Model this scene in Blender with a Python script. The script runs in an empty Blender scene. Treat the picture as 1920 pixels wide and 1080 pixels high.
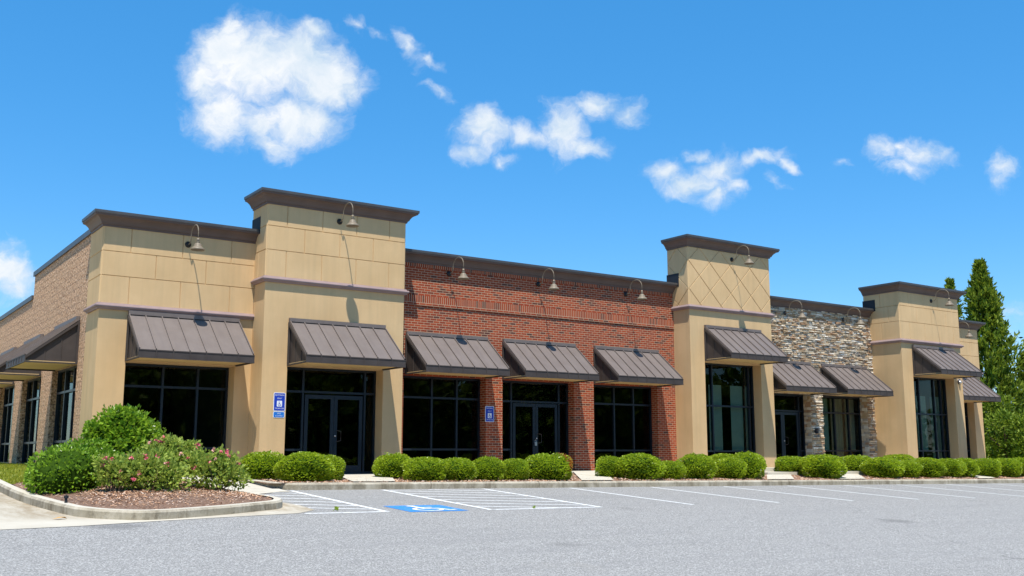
import bpy, math, random
from mathutils import Vector, Matrix
R = math.radians
random.seed(7)
scene = bpy.context.scene
col = scene.collection

# ---------------------------------------------------------------- helpers
class MB:
    """collects faces, then links them as ONE mesh object"""
    def __init__(s): s.v = []; s.f = []; s.m = []
    def face(s, pts, m=0):
        n = len(s.v); s.v += [tuple(p) for p in pts]; s.f.append(tuple(range(n, n + len(pts)))); s.m.append(m)
    def raw(s, vs, fs, m=0):
        n = len(s.v); s.v += [tuple(p) for p in vs]
        for f in fs: s.f.append(tuple(i + n for i in f)); s.m.append(m)
    def box(s, x0, x1, y0, y1, z0, z1, m=0):
        v = [(x0,y0,z0),(x1,y0,z0),(x1,y1,z0),(x0,y1,z0),(x0,y0,z1),(x1,y0,z1),(x1,y1,z1),(x0,y1,z1)]
        s.raw(v, [(0,3,2,1),(4,5,6,7),(0,1,5,4),(1,2,6,5),(2,3,7,6),(3,0,4,7)], m)
    def tube(s, pts, rad, n=8, m=0, cap=True):
        pts = [Vector(p) for p in pts]; k = len(pts)
        rads = rad if isinstance(rad, (list, tuple)) else [rad] * k
        base = len(s.v); up = Vector((0.13, 0.21, 0.97)).normalized()
        for i, p in enumerate(pts):
            d = (pts[min(i+1,k-1)] - pts[max(i-1,0)]).normalized()
            a = d.cross(up)
            if a.length < .05: a = d.cross(Vector((1,0,0)))
            a.normalize(); b = d.cross(a)
            for j in range(n):
                t = 2*math.pi*j/n
                s.v.append(tuple(p + a*rads[i]*math.cos(t) + b*rads[i]*math.sin(t)))
        for i in range(k-1):
            for j in range(n):
                s.f.append((base+i*n+j, base+i*n+(j+1)%n, base+(i+1)*n+(j+1)%n, base+(i+1)*n+j)); s.m.append(m)
        if cap:
            s.f.append(tuple(base+j for j in range(n))[::-1]); s.m.append(m)
            s.f.append(tuple(base+(k-1)*n+j for j in range(n))); s.m.append(m)
    def lathe(s, c, prof, n=24, m=0):
        base = len(s.v)
        for r, z in prof:
            for j in range(n):
                t = 2*math.pi*j/n; s.v.append((c[0]+r*math.cos(t), c[1]+r*math.sin(t), c[2]+z))
        for i in range(len(prof)-1):
            for j in range(n):
                s.f.append((base+i*n+j, base+i*n+(j+1)%n, base+(i+1)*n+(j+1)%n, base+(i+1)*n+j)); s.m.append(m)
    def sweep(s, path, prof, m=0, closed=False, caps=True):
        """profile (offset outwards to the right of the path, z) along a plan path with mitred corners"""
        P = [Vector((p[0], p[1])) for p in path]; k = len(P); base = len(s.v); q = len(prof)
        for i, p in enumerate(P):
            a = P[i-1] if (i > 0 or closed) else None; b = P[(i+1) % k] if (i < k-1 or closed) else None
            d0 = (p-a).normalized() if a is not None else None; d1 = (b-p).normalized() if b is not None else None
            if d0 is None: d0 = d1
            if d1 is None: d1 = d0
            n0 = Vector((d0.y, -d0.x)); n1 = Vector((d1.y, -d1.x)); mm = n0 + n1
            mm = mm / max(.2, mm.dot(n0)) if mm.length > 1e-6 else n0
            zz = path[i][2] if len(path[i]) > 2 else 0
            for o, z in prof: s.v.append((p.x+mm.x*o, p.y+mm.y*o, z+zz))
        for i in range(k if closed else k-1):
            j = (i+1) % k
            for t in range(q-1):
                s.f.append((base+i*q+t, base+j*q+t, base+j*q+t+1, base+i*q+t+1)); s.m.append(m)
        if caps and not closed:
            s.f.append(tuple(base+t for t in range(q))); s.m.append(m)
            s.f.append(tuple(base+(k-1)*q+t for t in range(q))[::-1]); s.m.append(m)
    def build(s, name, mats, parent=None, smooth=False, loc=None):
        me = bpy.data.meshes.new(name); me.from_pydata(s.v, [], s.f)
        if not isinstance(mats, (list, tuple)): mats = [mats]
        for x in mats: me.materials.append(x)
        me.polygons.foreach_set('material_index', s.m)
        if smooth: me.polygons.foreach_set('use_smooth', [True]*len(s.f))
        me.update()
        o = bpy.data.objects.new(name, me); col.objects.link(o)
        if parent is not None: o.parent = parent
        if loc is not None: o.location = loc
        return o
def tag(o, label=None, cat=None, group=None, kind=None):
    if label: o['label'] = label
    if cat: o['category'] = cat
    if group: o['group'] = group
    if kind: o['kind'] = kind
    return o
def empty(name, loc, label, cat, group=None, rz=0):
    o = bpy.data.objects.new(name, None); col.objects.link(o); o.location = loc; o.rotation_euler = (0,0,rz); o.empty_display_size = .3
    return tag(o, label, cat, group)
def dup(o, parent=None):
    c = o.copy(); col.objects.link(c)
    if parent is not None: c.parent = parent
    for ch in list(o.children): dup(ch, c)
    return c

# ---------------------------------------------------------------- materials
class NT:
    def __init__(s, name):
        s.m = bpy.data.materials.new(name); s.m.use_nodes = True; s.t = s.m.node_tree; s.n = s.t.nodes; s.l = s.t.links
        s.b = s.n['Principled BSDF']
    def new(s, typ, **kw):
        x = s.n.new(typ)
        for k, v in kw.items():
            if k in x.inputs: s.set(x.inputs[k], v)
            else: setattr(x, k, v)
        return x
    def set(s, inp, v):
        if isinstance(v, bpy.types.NodeSocket): s.l.new(v, inp)
        else: inp.default_value = v
    def pos(s): return s.new('ShaderNodeNewGeometry').outputs['Position']
    def obj(s): return s.new('ShaderNodeTexCoord').outputs['Object']
    def noise(s, scale, detail=4, rough=.55, vec=None, dist=0):
        x = s.new('ShaderNodeTexNoise', Scale=scale, Detail=detail, Roughness=rough, Distortion=dist)
        s.l.new(vec if vec is not None else s.pos(), x.inputs['Vector']); return x.outputs['Fac']
    def ramp(s, fac, stops, interp='LINEAR'):
        x = s.new('ShaderNodeValToRGB'); cr = x.color_ramp; cr.interpolation = interp
        while len(cr.elements) < len(stops): cr.elements.new(.5)
        for e, (p, c) in zip(cr.elements, stops):
            e.position = p; e.color = (c, c, c, 1) if isinstance(c, (int, float)) else tuple(c) + (1,)
        s.l.new(fac, x.inputs[0]); return x.outputs[0]
    def mix(s, fac, a, b, mode='MIX'):
        x = s.new('ShaderNodeMix', data_type='RGBA', blend_type=mode); s.set(x.inputs[0], fac)
        for i, v in ((6, a), (7, b)):
            if isinstance(v, tuple) and len(v) == 3: v = v + (1,)
            s.set(x.inputs[i], v)
        return x.outputs[2]
    def math(s, op, a, b=0., c=0.):
        x = s.new('ShaderNodeMath', operation=op); s.set(x.inputs[0], a); s.set(x.inputs[1], b); s.set(x.inputs[2], c); return x.outputs[0]
    def xyz(s, v):
        x = s.new('ShaderNodeSeparateXYZ'); s.l.new(v, x.inputs[0]); return x.outputs
    def comb(s, a, b, c=0.):
        x = s.new('ShaderNodeCombineXYZ')
        for i, v in enumerate((a, b, c)): s.set(x.inputs[i], v)
        return x.outputs[0]
    def scale(s, v, k):
        x = s.new('ShaderNodeVectorMath', operation='MULTIPLY'); s.l.new(v, x.inputs[0]); x.inputs[1].default_value = k; return x.outputs[0]
    def bump(s, h, dist=.01, strength=1.):
        x = s.new('ShaderNodeBump', Distance=dist, Strength=strength); s.l.new(h, x.inputs['Height']); s.l.new(x.outputs[0], s.b.inputs['Normal'])
    def out(s, c, rough=.8, metal=0., spec=.3):
        if isinstance(c, tuple) and len(c) == 3: c = c + (1,)
        s.set(s.b.inputs['Base Color'], c); s.set(s.b.inputs['Roughness'], rough); s.set(s.b.inputs['Metallic'], metal)
        s.b.inputs['Specular IOR Level'].default_value = spec
        return s.m
def plain(name, c, rough=.6, metal=0., spec=.4, var=.12, sc=3.):
    t = NT(name); n = t.noise(sc, 5)
    a = tuple(x*(1-var) for x in c); b = tuple(min(1, x*(1+var)) for x in c)
    return t.out(t.ramp(n, [(.3, a), (.7, b)]), rough, metal, spec)

def m_stucco():
    t = NT('stucco'); p = t.pos()
    n1 = t.noise(.9, 5, .6); st = t.noise(1, 5, .6, t.scale(p, (5., 5., .35)))
    c = t.ramp(n1, [(.25, (.585, .39, .195)), (.75, (.69, .475, .25))])
    c = t.mix(t.ramp(st, [(.45, 0.), (.72, .32)]), c, (.44, .315, .17))
    bt = t.noise(55, 3, .7)
    z = t.xyz(p)[2]
    dirt = t.math('MULTIPLY', t.ramp(z, [(0., 1.), (.5, 0.)]), t.ramp(t.noise(3.2, 5), [(.35, 0.), (.7, .45)]))
    c = t.mix(dirt, c, (.22, .17, .11))
    c = t.mix(t.math('MULTIPLY', bt, .12), c, (.36, .25, .13))
    t.bump(bt, .006, .5); return t.out(c, .92, 0, .15)
def brickmat(name, vertical=False):
    t = NT(name); x, y, z = t.xyz(t.pos()); h = t.math('ADD', x, y)
    v = t.comb(z, h) if vertical else t.comb(h, z)
    if vertical: v = t.comb(t.math('ADD', z, .04), h)
    b = t.new('ShaderNodeTexBrick', offset=0. if vertical else .5, Scale=1., **{'Mortar Size': .008 if vertical else .0065, 'Mortar Smooth': .15, 'Bias': 0., 'Brick Width': .24 if vertical else .205, 'Row Height': .07 if vertical else .069})
    b.inputs['Color1'].default_value = (0,0,0,1); b.inputs['Color2'].default_value = (1,1,1,1); b.inputs['Mortar'].default_value = (.5,.5,.5,1)
    t.l.new(v, b.inputs['Vector'])
    c = t.ramp(b.outputs['Color'], [(0., (.060,.038,.032)), (.11, (.13,.048,.030)), (.18, (.25,.044,.018)), (.5, (.34,.060,.020)), (.75, (.42,.082,.027)), (1., (.28,.048,.019))])
    c = t.mix(t.math('MULTIPLY', t.noise(30, 4, .7), .5), c, (.22,.05,.024))
    c = t.mix(b.outputs['Fac'], c, (.52,.36,.235))
    c = t.mix(t.ramp(t.noise(.8, 4), [(.45, 0.), (.75, .15)]), c, (.14,.05,.035))
    hgt = t.math('SUBTRACT', t.math('MULTIPLY', t.noise(45, 3), .25), b.outputs['Fac'])
    t.bump(hgt, .008, .8); return t.out(c, .88, 0, .2)
def m_block():
    t = NT('split_face_block'); p = t.pos(); x, y, z = t.xyz(p); h = t.math('ADD', x, y)
    b = t.new('ShaderNodeTexBrick', offset=.5, Scale=1., **{'Mortar Size': .008, 'Mortar Smooth': .3, 'Brick Width': .41, 'Row Height': .205})
    b.inputs['Color1'].default_value = (.2,.2,.2,1); b.inputs['Color2'].default_value = (.8,.8,.8,1)
    t.l.new(t.comb(h, z), b.inputs['Vector'])
    vo = t.new('ShaderNodeTexVoronoi', Scale=11.); t.l.new(p, vo.inputs['Vector'])
    n = t.noise(17, 4, .7); n2 = t.noise(5, 5, .7)
    c = t.ramp(n, [(.38, (.10,.055,.035)), (.46, (.48,.27,.15)), (.54, (.74,.47,.28)), (.64, (.88,.67,.47))])
    c = t.mix(t.ramp(vo.outputs['Color'], [(.0, .6), (.3, 0.)]), c, (.20,.115,.075))
    c = t.mix(t.math('MULTIPLY', n2, .25), c, (.60,.38,.24))
    c = t.mix(t.math('MULTIPLY', b.outputs['Fac'], .55), c, (.26,.19,.13))
    t.bump(t.math('SUBTRACT', n, t.math('MULTIPLY', b.outputs['Fac'], .5)), .06, 1.); return t.out(c, .95, 0, .1)
def m_stone(name, a, b):
    t = NT(name); n = t.noise(9, 6, .65); n2 = t.noise(60, 4, .7)
    c = t.ramp(n, [(.3, a), (.7, b)]); c = t.mix(t.math('MULTIPLY', n2, .35), c, tuple(x*.6 for x in a))
    t.bump(t.math('ADD', n, t.math('MULTIPLY', n2, .4)), .03, .8); return t.out(c, .9, 0, .2)
def m_asphalt():
    t = NT('asphalt'); p = t.pos()
    vo = t.new('ShaderNodeTexVoronoi', Scale=75.); t.l.new(p, vo.inputs['Vector']); g = t.xyz(vo.outputs['Color'])[0]; g2 = t.noise(45, 4, .9); big = t.noise(.16, 5, .6); st = t.noise(1, 5, .65, t.scale(p, (.10, 1.7, 1.)))
    c = t.ramp(g, [(.0, (.15,.145,.137)), (.35, (.275,.264,.243)), (.7, (.365,.35,.323)), (1., (.65,.625,.58))])
    c = t.mix(t.ramp(g2, [(.36, .5), (.52, 0.)]), c, (.16,.157,.15))
    c = t.mix(t.ramp(big, [(.35, 0.), (.7, .30)]), c, (.32,.31,.29))
    c = t.mix(t.ramp(st, [(.52, 0.), (.72, .28)]), c, (.225,.22,.212))
    sp = t.noise(.55, 6, .75); c = t.mix(t.ramp(sp, [(.66, 0.), (.74, .18)]), c, (.36,.33,.27))
    ol = t.new('ShaderNodeTexVoronoi', Scale=.33); t.l.new(p, ol.inputs['Vector'])
    oil = t.math('MULTIPLY', t.ramp(t.math('ADD', ol.outputs['Distance'], t.math('MULTIPLY', t.noise(3.5, 4), .16)), [(.14, .42), (.24, 0.)]), t.ramp(ol.outputs['Color'], [(.55, 0.), (.6, 1.)]))
    c = t.mix(oil, c, (.10,.097,.092))
    # hairline cracks
    w = t.new('ShaderNodeTexVoronoi', feature='DISTANCE_TO_EDGE', Scale=.17)
    wv = t.new('ShaderNodeVectorMath', operation='ADD'); t.l.new(p, wv.inputs[0])
    wn = t.new('ShaderNodeTexNoise', Scale=.9, Detail=5.); t.l.new(p, wn.inputs['Vector']); t.l.new(wn.outputs['Color'], wv.inputs[1]); t.l.new(wv.outputs[0], w.inputs['Vector'])
    cr = t.ramp(w.outputs['Distance'], [(.0, 1.), (.004, 0.)])
    cr = t.math('MULTIPLY', cr, t.ramp(t.noise(.35, 3), [(.52, 0.), (.62, .45)]))
    c = t.mix(cr, c, (.09,.088,.085))
    # the far strip with the parking bays is an older, warmer pour
    y = t.xyz(p)[1]
    c = t.mix(t.math('MULTIPLY', t.ramp(t.math('ADD', t.math('MULTIPLY', y, .1), 1.405), [(.50, 0.), (.505, 1.)]), .35), c, t.mix(.5, c, (.28,.275,.26)))
    t.bump(t.math('ADD', g, g2), .012, .7); return t.out(c, .93, 0, .2)
def m_concrete(name, a, b, joints=False, stain=.4):
    t = NT(name); p = t.pos(); n = t.noise(1.6, 6, .65); f = t.noise(40, 4, .75)
    c = t.ramp(n, [(.3, a), (.7, b)]); c = t.mix(t.math('MULTIPLY', f, .3), c, tuple(x*.55 for x in a))
    s = t.noise(1, 6, .7, t.scale(p, (1.2, 1.2, 6.)))
    c = t.mix(t.ramp(s, [(.5, 0.), (.68, stain)]), c, (.16,.13,.085))
    t.bump(f, .006, .5); return t.out(c, .92, 0, .2)
def m_kerb():
    t = NT('kerb_concrete'); p = t.pos(); n = t.noise(2.2, 6, .7); f = t.noise(45, 4, .8); s = t.noise(1, 6, .75, t.scale(p, (3., 3., 1.2)))
    c = t.ramp(n, [(.3, (.33,.28,.19)), (.7, (.56,.50,.39))]); c = t.mix(t.ramp(s, [(.46, 0.), (.62, .75)]), c, (.17,.135,.085))
    c = t.mix(t.ramp(t.noise(9, 5, .8), [(.55, 0.), (.7, .6)]), c, (.10,.08,.055)); c = t.mix(t.math('MULTIPLY', f, .3), c, (.2,.17,.12))
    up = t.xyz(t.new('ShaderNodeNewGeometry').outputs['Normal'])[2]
    c = t.mix(t.ramp(up, [(.6, 0.), (.95, .75)]), c, (.60,.55,.45))  # sunlit kerb top put into the colour: upward faces turn paler
    t.bump(t.math('ADD', f, s), .01, .7); return t.out(c, .93, 0, .15)
def m_drive():
    t = NT('concrete_drive'); p = t.pos(); n = t.noise(.9, 6, .65); f = t.noise(40, 4, .75); x, y, z = t.xyz(p)
    c = t.ramp(n, [(.3, (.46,.41,.32)), (.7, (.58,.53,.43))]); c = t.mix(t.math('MULTIPLY', f, .25), c, (.3,.26,.2))
    # dirt washed along the gutter
    d = t.ramp(t.math('MULTIPLY', t.math('ADD', x, t.math('MULTIPLY', t.math('MINIMUM', t.math('ADD', y, 8.2), 0.), -.9)), .25), [(.30, 0.), (.80, 1.)])
    k = t.math('MULTIPLY', d, t.ramp(t.noise(1, 6, .75, t.scale(p, (2.4, .7, 1.))), [(.36, 0.), (.6, .8)]))
    k = t.math('MULTIPLY', k, t.ramp(t.math('MULTIPLY', t.math('ADD', y, 10.), .4), [(.30, 0.), (.75, 1.)]))
    c = t.mix(k, c, (.23,.16,.08)); t.bump(f, .006, .5); return t.out(c, .92, 0, .2)
def m_mulch():
    t = NT('mulch'); n = t.noise(20, 5, .9); n2 = t.noise(1.1, 5, .6); f = t.noise(70, 3, .85)
    c = t.ramp(n, [(.28, (.12,.062,.038)), (.42, (.36,.20,.125)), (.56, (.54,.34,.235)), (.72, (.72,.54,.42))])
    c = t.mix(t.ramp(n2, [(.42, 0.), (.66, .55)]), c, t.mix(.5, c, (.36,.29,.25)))
    c = t.mix(t.ramp(f, [(.33, .45), (.46, 0.)]), c, (.10,.055,.034))
    t.bump(t.math('ADD', n, f), .05, 1.); return t.out(c, .97, 0, .1)
def leafmat(name, dark, light, trans=.35, rough=.45, sc=2.2, spec=.35):
    t = NT(name); n = t.noise(sc, 3, .6); g = t.new('ShaderNodeNewGeometry')
    c = t.mix(g.outputs['Random Per Island'], dark, light); c = t.mix(t.ramp(n, [(.35, 0.), (.7, .55)]), c, light)
    m = t.out(c, rough, 0, spec)
    tr = t.new('ShaderNodeBsdfTranslucent'); t.l.new(t.mix(.5, c, light), tr.inputs[0])
    mx = t.new('ShaderNodeMixShader'); mx.inputs[0].default_value = trans
    t.l.new(t.b.outputs[0], mx.inputs[1]); t.l.new(tr.outputs[0], mx.inputs[2]); t.l.new(mx.outputs[0], t.n['Material Output'].inputs['Surface'])
    return m
def m_glass():
    t = NT('tinted_glass'); tr = t.new('ShaderNodeBsdfTransparent'); tr.inputs[0].default_value = (.50,.58,.53,1)
    gl = t.new('ShaderNodeBsdfGlossy'); gl.inputs['Roughness'].default_value = .012; gl.inputs[0].default_value = (.68,.75,.72,1)
    fr = t.new('ShaderNodeFresnel'); fr.inputs[0].default_value = 1.45
    mx = t.new('ShaderNodeMixShader'); t.l.new(fr.outputs[0], mx.inputs[0]); t.l.new(tr.outputs[0], mx.inputs[1]); t.l.new(gl.outputs[0], mx.inputs[2])
    wob = t.noise(1.1, 2); bp = t.new('ShaderNodeBump', Distance=.01, Strength=.12); t.l.new(wob, bp.inputs['Height']); t.l.new(bp.outputs[0], gl.inputs['Normal'])
    t.l.new(mx.outputs[0], t.n['Material Output'].inputs['Surface']); return t.m
def m_awning():
    t = NT('bronze_metal_roofing'); p = t.pos(); n = t.noise(2.0, 5, .6); s = t.noise(1, 4, .6, t.scale(p, (9., 1., 1.)))
    c = t.ramp(n, [(.3, (.150,.120,.103)), (.7, (.180,.148,.130))]); c = t.mix(t.ramp(s, [(.45, 0.), (.75, .3)]), c, (.105,.085,.08))
    return t.out(c, .55, 0., .35)
def m_paint(name, c, wear=.35):
    t = NT(name); n = t.noise(14, 6, .8); f = t.noise(60, 3, .8)
    k = t.math('MULTIPLY', t.ramp(n, [(.48, 0.), (.66, 1.)]), wear)
    k = t.math('ADD', k, t.math('MULTIPLY', t.ramp(f, [(.30, .5), (.45, 0.)]), wear))
    return t.out(t.mix(k, c, (.27,.265,.255)), .8, 0, .3)
def m_grass():
    t = NT('lawn'); n = t.noise(3, 5); f = t.noise(40, 3, .8)
    c = t.ramp(n, [(.35, (.13,.19,.014)), (.7, (.26,.26,.028))]); c = t.mix(t.math('MULTIPLY', f, .5), c, (.06,.09,.012))
    t.bump(f, .03, 1.); return t.out(c, .95, 0, .1)

STUCCO = m_stucco(); BRICK = brickmat('red_brick'); SOLDIER = brickmat('soldier_brick', True); BLOCK = m_block()
STONES = [m_stone('stone_cream', (.60,.48,.33), (.78,.66,.49)), m_stone('stone_tan', (.48,.33,.19), (.64,.47,.30)), m_stone('stone_grey', (.40,.345,.28), (.56,.49,.41)),
          m_stone('stone_white', (.72,.64,.52), (.86,.79,.67)), m_stone('stone_rust', (.40,.24,.14), (.55,.36,.22)), m_stone('stone_slate', (.20,.18,.16), (.32,.30,.27))]
GROUT = m_stone('stone_backing', (.06,.052,.042), (.12,.10,.08))
CORNICE = plain('cornice_brown', (.125,.085,.070), .6, 0, .4, .12, 2); CAP = plain('metal_cap', (.085,.080,.078), .45, .3, .5, .12, 2)
MOULD = plain('mauve_moulding', (.30,.215,.20), .8, 0, .25, .1, 2.5); BLACK = plain('roof_membrane', (.012,.016,.022), .7)
AWN = m_awning(); AWN2 = plain('bronze_trim', (.062,.050,.044), .6, 0., .25, .15, 3); SOFFIT = plain('beige_soffit', (.62,.44,.20), .8, 0, .2, .05, 2)
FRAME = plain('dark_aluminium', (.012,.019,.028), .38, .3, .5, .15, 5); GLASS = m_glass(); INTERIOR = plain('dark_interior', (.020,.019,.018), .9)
BLIND = plain('window_blind', (.60,.68,.57), .8, 0, .2, .06, 3); CURTAIN = plain('beige_curtain', (.56,.50,.36), .9, 0, .1, .08, 8)
LAMPM = plain('beige_enamel', (.215,.17,.115), .5, 0, .3, .06, 9); LAMPD = plain('shaded_wall_plate', (.012,.012,.013), .5)  # near-black wall plate: shade on the lamp mount is put into its colour
ASPHALT = m_asphalt(); CONC = m_drive(); KERB = m_kerb()
WALK = m_concrete('walk_concrete', (.52,.47,.37), (.62,.57,.47), stain=.15); MULCH = m_mulch(); GRASS = m_grass()
WHITE = m_paint('white_road_paint', (.80,.80,.77), .75); BLUEP = m_paint('blue_road_paint', (.02,.22,.60), .5)
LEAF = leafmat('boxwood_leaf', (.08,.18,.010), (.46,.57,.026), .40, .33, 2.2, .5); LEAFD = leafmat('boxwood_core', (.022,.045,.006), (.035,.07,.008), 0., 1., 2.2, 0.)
LEAFH = leafmat('holly_leaf', (.075,.18,.014), (.30,.46,.03), .38, .3); LEAFR = leafmat('rose_leaf', (.10,.20,.022), (.44,.52,.09), .40); HEDGE = leafmat('hedge_leaf', (.06,.16,.012), (.27,.43,.026), .34, .3); TWIG = plain('twig', (.13,.085,.06), .9)
LEAFO = leafmat('orange_leaf', (.30,.17,.02), (.45,.16,.03), .35); PINK = plain('pink_petal', (.80,.20,.26), .6, 0, .3, .3, 12); PALE = plain('pale_petal', (.80,.44,.38), .6, 0, .3, .2, 12)
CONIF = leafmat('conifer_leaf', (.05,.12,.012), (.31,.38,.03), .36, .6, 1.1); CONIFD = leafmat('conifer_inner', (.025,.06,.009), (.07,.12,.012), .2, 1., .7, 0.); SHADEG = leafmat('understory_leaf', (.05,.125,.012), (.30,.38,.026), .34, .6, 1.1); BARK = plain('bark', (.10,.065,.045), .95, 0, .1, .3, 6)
SIGNB = plain('sign_blue', (.010,.045,.42), .4, 0, .4, .05); SIGNL = plain('sign_light_blue', (.012,.17,.58), .4, 0, .4, .05); SIGNW = plain('sign_white', (.80,.82,.84), .4, 0, .4, .03)
SILVER = plain('silver_metal', (.55,.55,.55), .3, .8, .5); ROOFM = plain('flat_roof', (.18,.17,.16), .9)

# ---------------------------------------------------------------- ground levels
def P(x, y): return .12 - .0114*x + .0548*min(y, .5)        # the lot falls away from the building and to the right
KY = -4.55                                                  # face of the long kerb
def kz(x): return P(x, KY) + .15
def bed(x, y):
    t = min(1, max(0, (-y-1.3)/(-KY-1.3))); return -.03*(1-t) + (kz(x)-.015)*t
def grid(name, mat, x0, x1, y0, y1, zf, nx, ny, kind='structure', jit=0):
    m = MB(); vs = []
    for j in range(ny+1):
        for i in range(nx+1):
            x = x0+(x1-x0)*i/nx; y = y0+(y1-y0)*j/ny; vs.append((x, y, zf(x, y) + random.uniform(-jit, jit)))
    m.raw(vs, [(j*(nx+1)+i, j*(nx+1)+i+1, (j+1)*(nx+1)+i+1, (j+1)*(nx+1)+i) for j in range(ny) for i in range(nx)])
    return tag(m.build(name, mat, smooth=True), kind=kind)
def terr(x, y): return P(max(-70, min(x, 130)), max(y, -95)) - .30
grid('ground', GRASS, -450, 450, -420, 480, terr, 90, 90)
grid('parking_lot', ASPHALT, -65, 125, -90, KY+.1, lambda x, y: P(x, y), 38, 34)
# concrete drive along the left side of the building, its edge curving into the gutter of the planted island
m = MB(); edge = [(-60,-16.5),(-20,-12.6),(-8,-11.15),(-2,-10.5),(2.24,-9.97),(3.26,-9.8),(4.37,-9.47),(5.59,-9.16),(6.87,-8.87),(7.35,-8.42),(7.42,-7.6),(7.3,-7.0)]
m.face([(x, y, P(x, y)+.006) for x, y in edge] + [(6.9,-7.0,P(6.9,-7.0)+.006), (3.0,-4.4,P(3,-4.4)+.006), (-60,-4.4,P(-60,-4.4)+.006)])
m.face([(-60,-4.4,P(-60,-4.4)+.006), (3.2,-4.4,P(3.2,-4.4)+.006), (3.2,.5,P(3.2,.5)+.006), (-60,.5,P(-60,.5)+.006)])
m.face([(-60,.5,P(-60,.5)+.006), (3.2,.5,P(3.2,.5)+.006), (3.2,45,P(3.2,45)+.006), (-60,45,P(-60,45)+.006)])
tag(m.build('drive', CONC), kind='structure')
# concrete ramp between island and long bed, walk along the fronts
m = MB(); N = 8
for i in range(N):
    y0 = -5.0+(3.7)*i/N; y1 = -5.0+3.7*(i+1)/N
    def rz(x, y): t = (y+5.0)/3.7; return P(x, -5.0)*(1-t)+0.*t+.012
    a = 6.75; b = 8.12 if y1 < -4.6 else 8.32
    m.face([(a,y0,rz(a,y0)),(b,y0,rz(b,y0)),(b,y1,rz(b,y1)),(a,y1,rz(a,y1))])
m.face([(6.7,-5.9,P(6.7,-5.9)+.012),(7.6,-5.35,P(7.6,-5.35)+.012),(8.1,-5.0,P(8.1,-5)+.012),(6.75,-5.0,P(6.75,-5)+.012)])
tag(m.build('ramp', WALK), kind='structure')
m = MB(); m.box(5.9, 43.2, -1.3, .48, -.5, .0); tag(m.build('front_walk', WALK), kind='structure')
# long planting bed
m = MB(); xs = [8.15+i*.5 for i in range(104)]; ys = [-4.42+3.14*j/12 for j in range(13)]; vs = []
for y in ys:
    for x in xs: vs.append((x, y, bed(x, y)+.02*math.sin(x*1.7+y*2.1)*math.sin(y*2.5+x*.6)*(1 if y > -4.3 else 0)))
k = len(xs); m.raw(vs, [(j*k+i, j*k+i+1, (j+1)*k+i+1, (j+1)*k+i) for j in range(12) for i in range(k-1)])
tag(m.build('planting_bed', MULCH, smooth=True), kind='structure')
# paths from the kerb to the doors
m = MB()
def path(q):
    (ax, ay), (bx, by), (cx, cy_), (dx, dy) = q; n = 6
    for i in range(n):
        t0, t1 = i/n, (i+1)/n
        pts = [(ax+(dx-ax)*t0, ay+(dy-ay)*t0), (bx+(cx-bx)*t0, by+(cy_-by)*t0), (bx+(cx-bx)*t1, by+(cy_-by)*t1), (ax+(dx-ax)*t1, ay+(dy-ay)*t1)]
        m.face([(x, y, bed(x, y)+.035) for x, y in pts])
path([(10.0,-4.42),(11.05,-4.42),(12.6,-1.25),(11.1,-1.25)]); path([(16.4,-4.42),(17.45,-4.42),(19.8,-1.25),(18.6,-1.25)])
path([(23.3,-4.42),(24.5,-4.42),(26.0,-3.0),(24.9,-3.0)]); path([(26.6,-4.42),(27.9,-4.42),(29.4,-3.0),(28.3,-3.0)]); path([(34.3,-4.42),(35.3,-4.42),(36.5,-3.0),(35.5,-3.0)])
tag(m.build('path', WALK), kind='structure')
for i, (x0, x1, z) in enumerate(((24.9,26.3,-.03),(28.3,29.7,-.04),(35.5,36.9,-.05))):
    m = MB(); m.box(x0, x1, -3.05, -2.1, -.5, z-.03); m.box(x0+.3, x1+1.2, -2.1, -1.3, -.5, z+.075 if i else .06)
    tag(m.build('step', WALK), kind='structure')
# kerbs: long one in poured lengths, one round the island
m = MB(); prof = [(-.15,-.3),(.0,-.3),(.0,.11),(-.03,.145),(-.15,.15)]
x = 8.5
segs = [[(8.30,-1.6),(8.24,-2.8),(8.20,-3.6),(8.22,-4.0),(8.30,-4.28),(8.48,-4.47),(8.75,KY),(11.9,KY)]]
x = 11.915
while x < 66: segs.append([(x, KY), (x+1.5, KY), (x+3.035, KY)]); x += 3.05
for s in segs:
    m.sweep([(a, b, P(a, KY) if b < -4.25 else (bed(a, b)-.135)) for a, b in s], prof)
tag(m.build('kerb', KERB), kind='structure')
ISL = [(3.15,12.),(3.05,4.0),(3.02,-1.5),(3.02,-4.39),(3.09,-6.41),(3.34,-8.21),(3.52,-8.75),(3.85,-9.12),(4.42,-9.30),(5.49,-8.91),(6.47,-8.37),(6.85,-8.1),(7.05,-7.65),(7.0,-7.1),(6.87,-6.4),(6.84,-5.9)]
def smooth(p):
    out = []
    for i in range(len(p)-1):
        a = p[max(i-1,0)]; b = p[i]; c = p[i+1]; d = p[min(i+2,len(p)-1)]
        for q in range(4):
            t = q/4; out.append(tuple(.5*(2*b[k]+(c[k]-a[k])*t+(2*a[k]-5*b[k]+4*c[k]-d[k])*t*t+(3*b[k]-a[k]-3*c[k]+d[k])*t**3) for k in (0,1)))
    return out+[p[-1]]
def lerp2(a, b, t): return (a[0]+(b[0]-a[0])*t, a[1]+(b[1]-a[1])*t)
m = MB(); ISL = smooth(ISL)
cuts = [0, 12, 20, 34, 42, 60]
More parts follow.
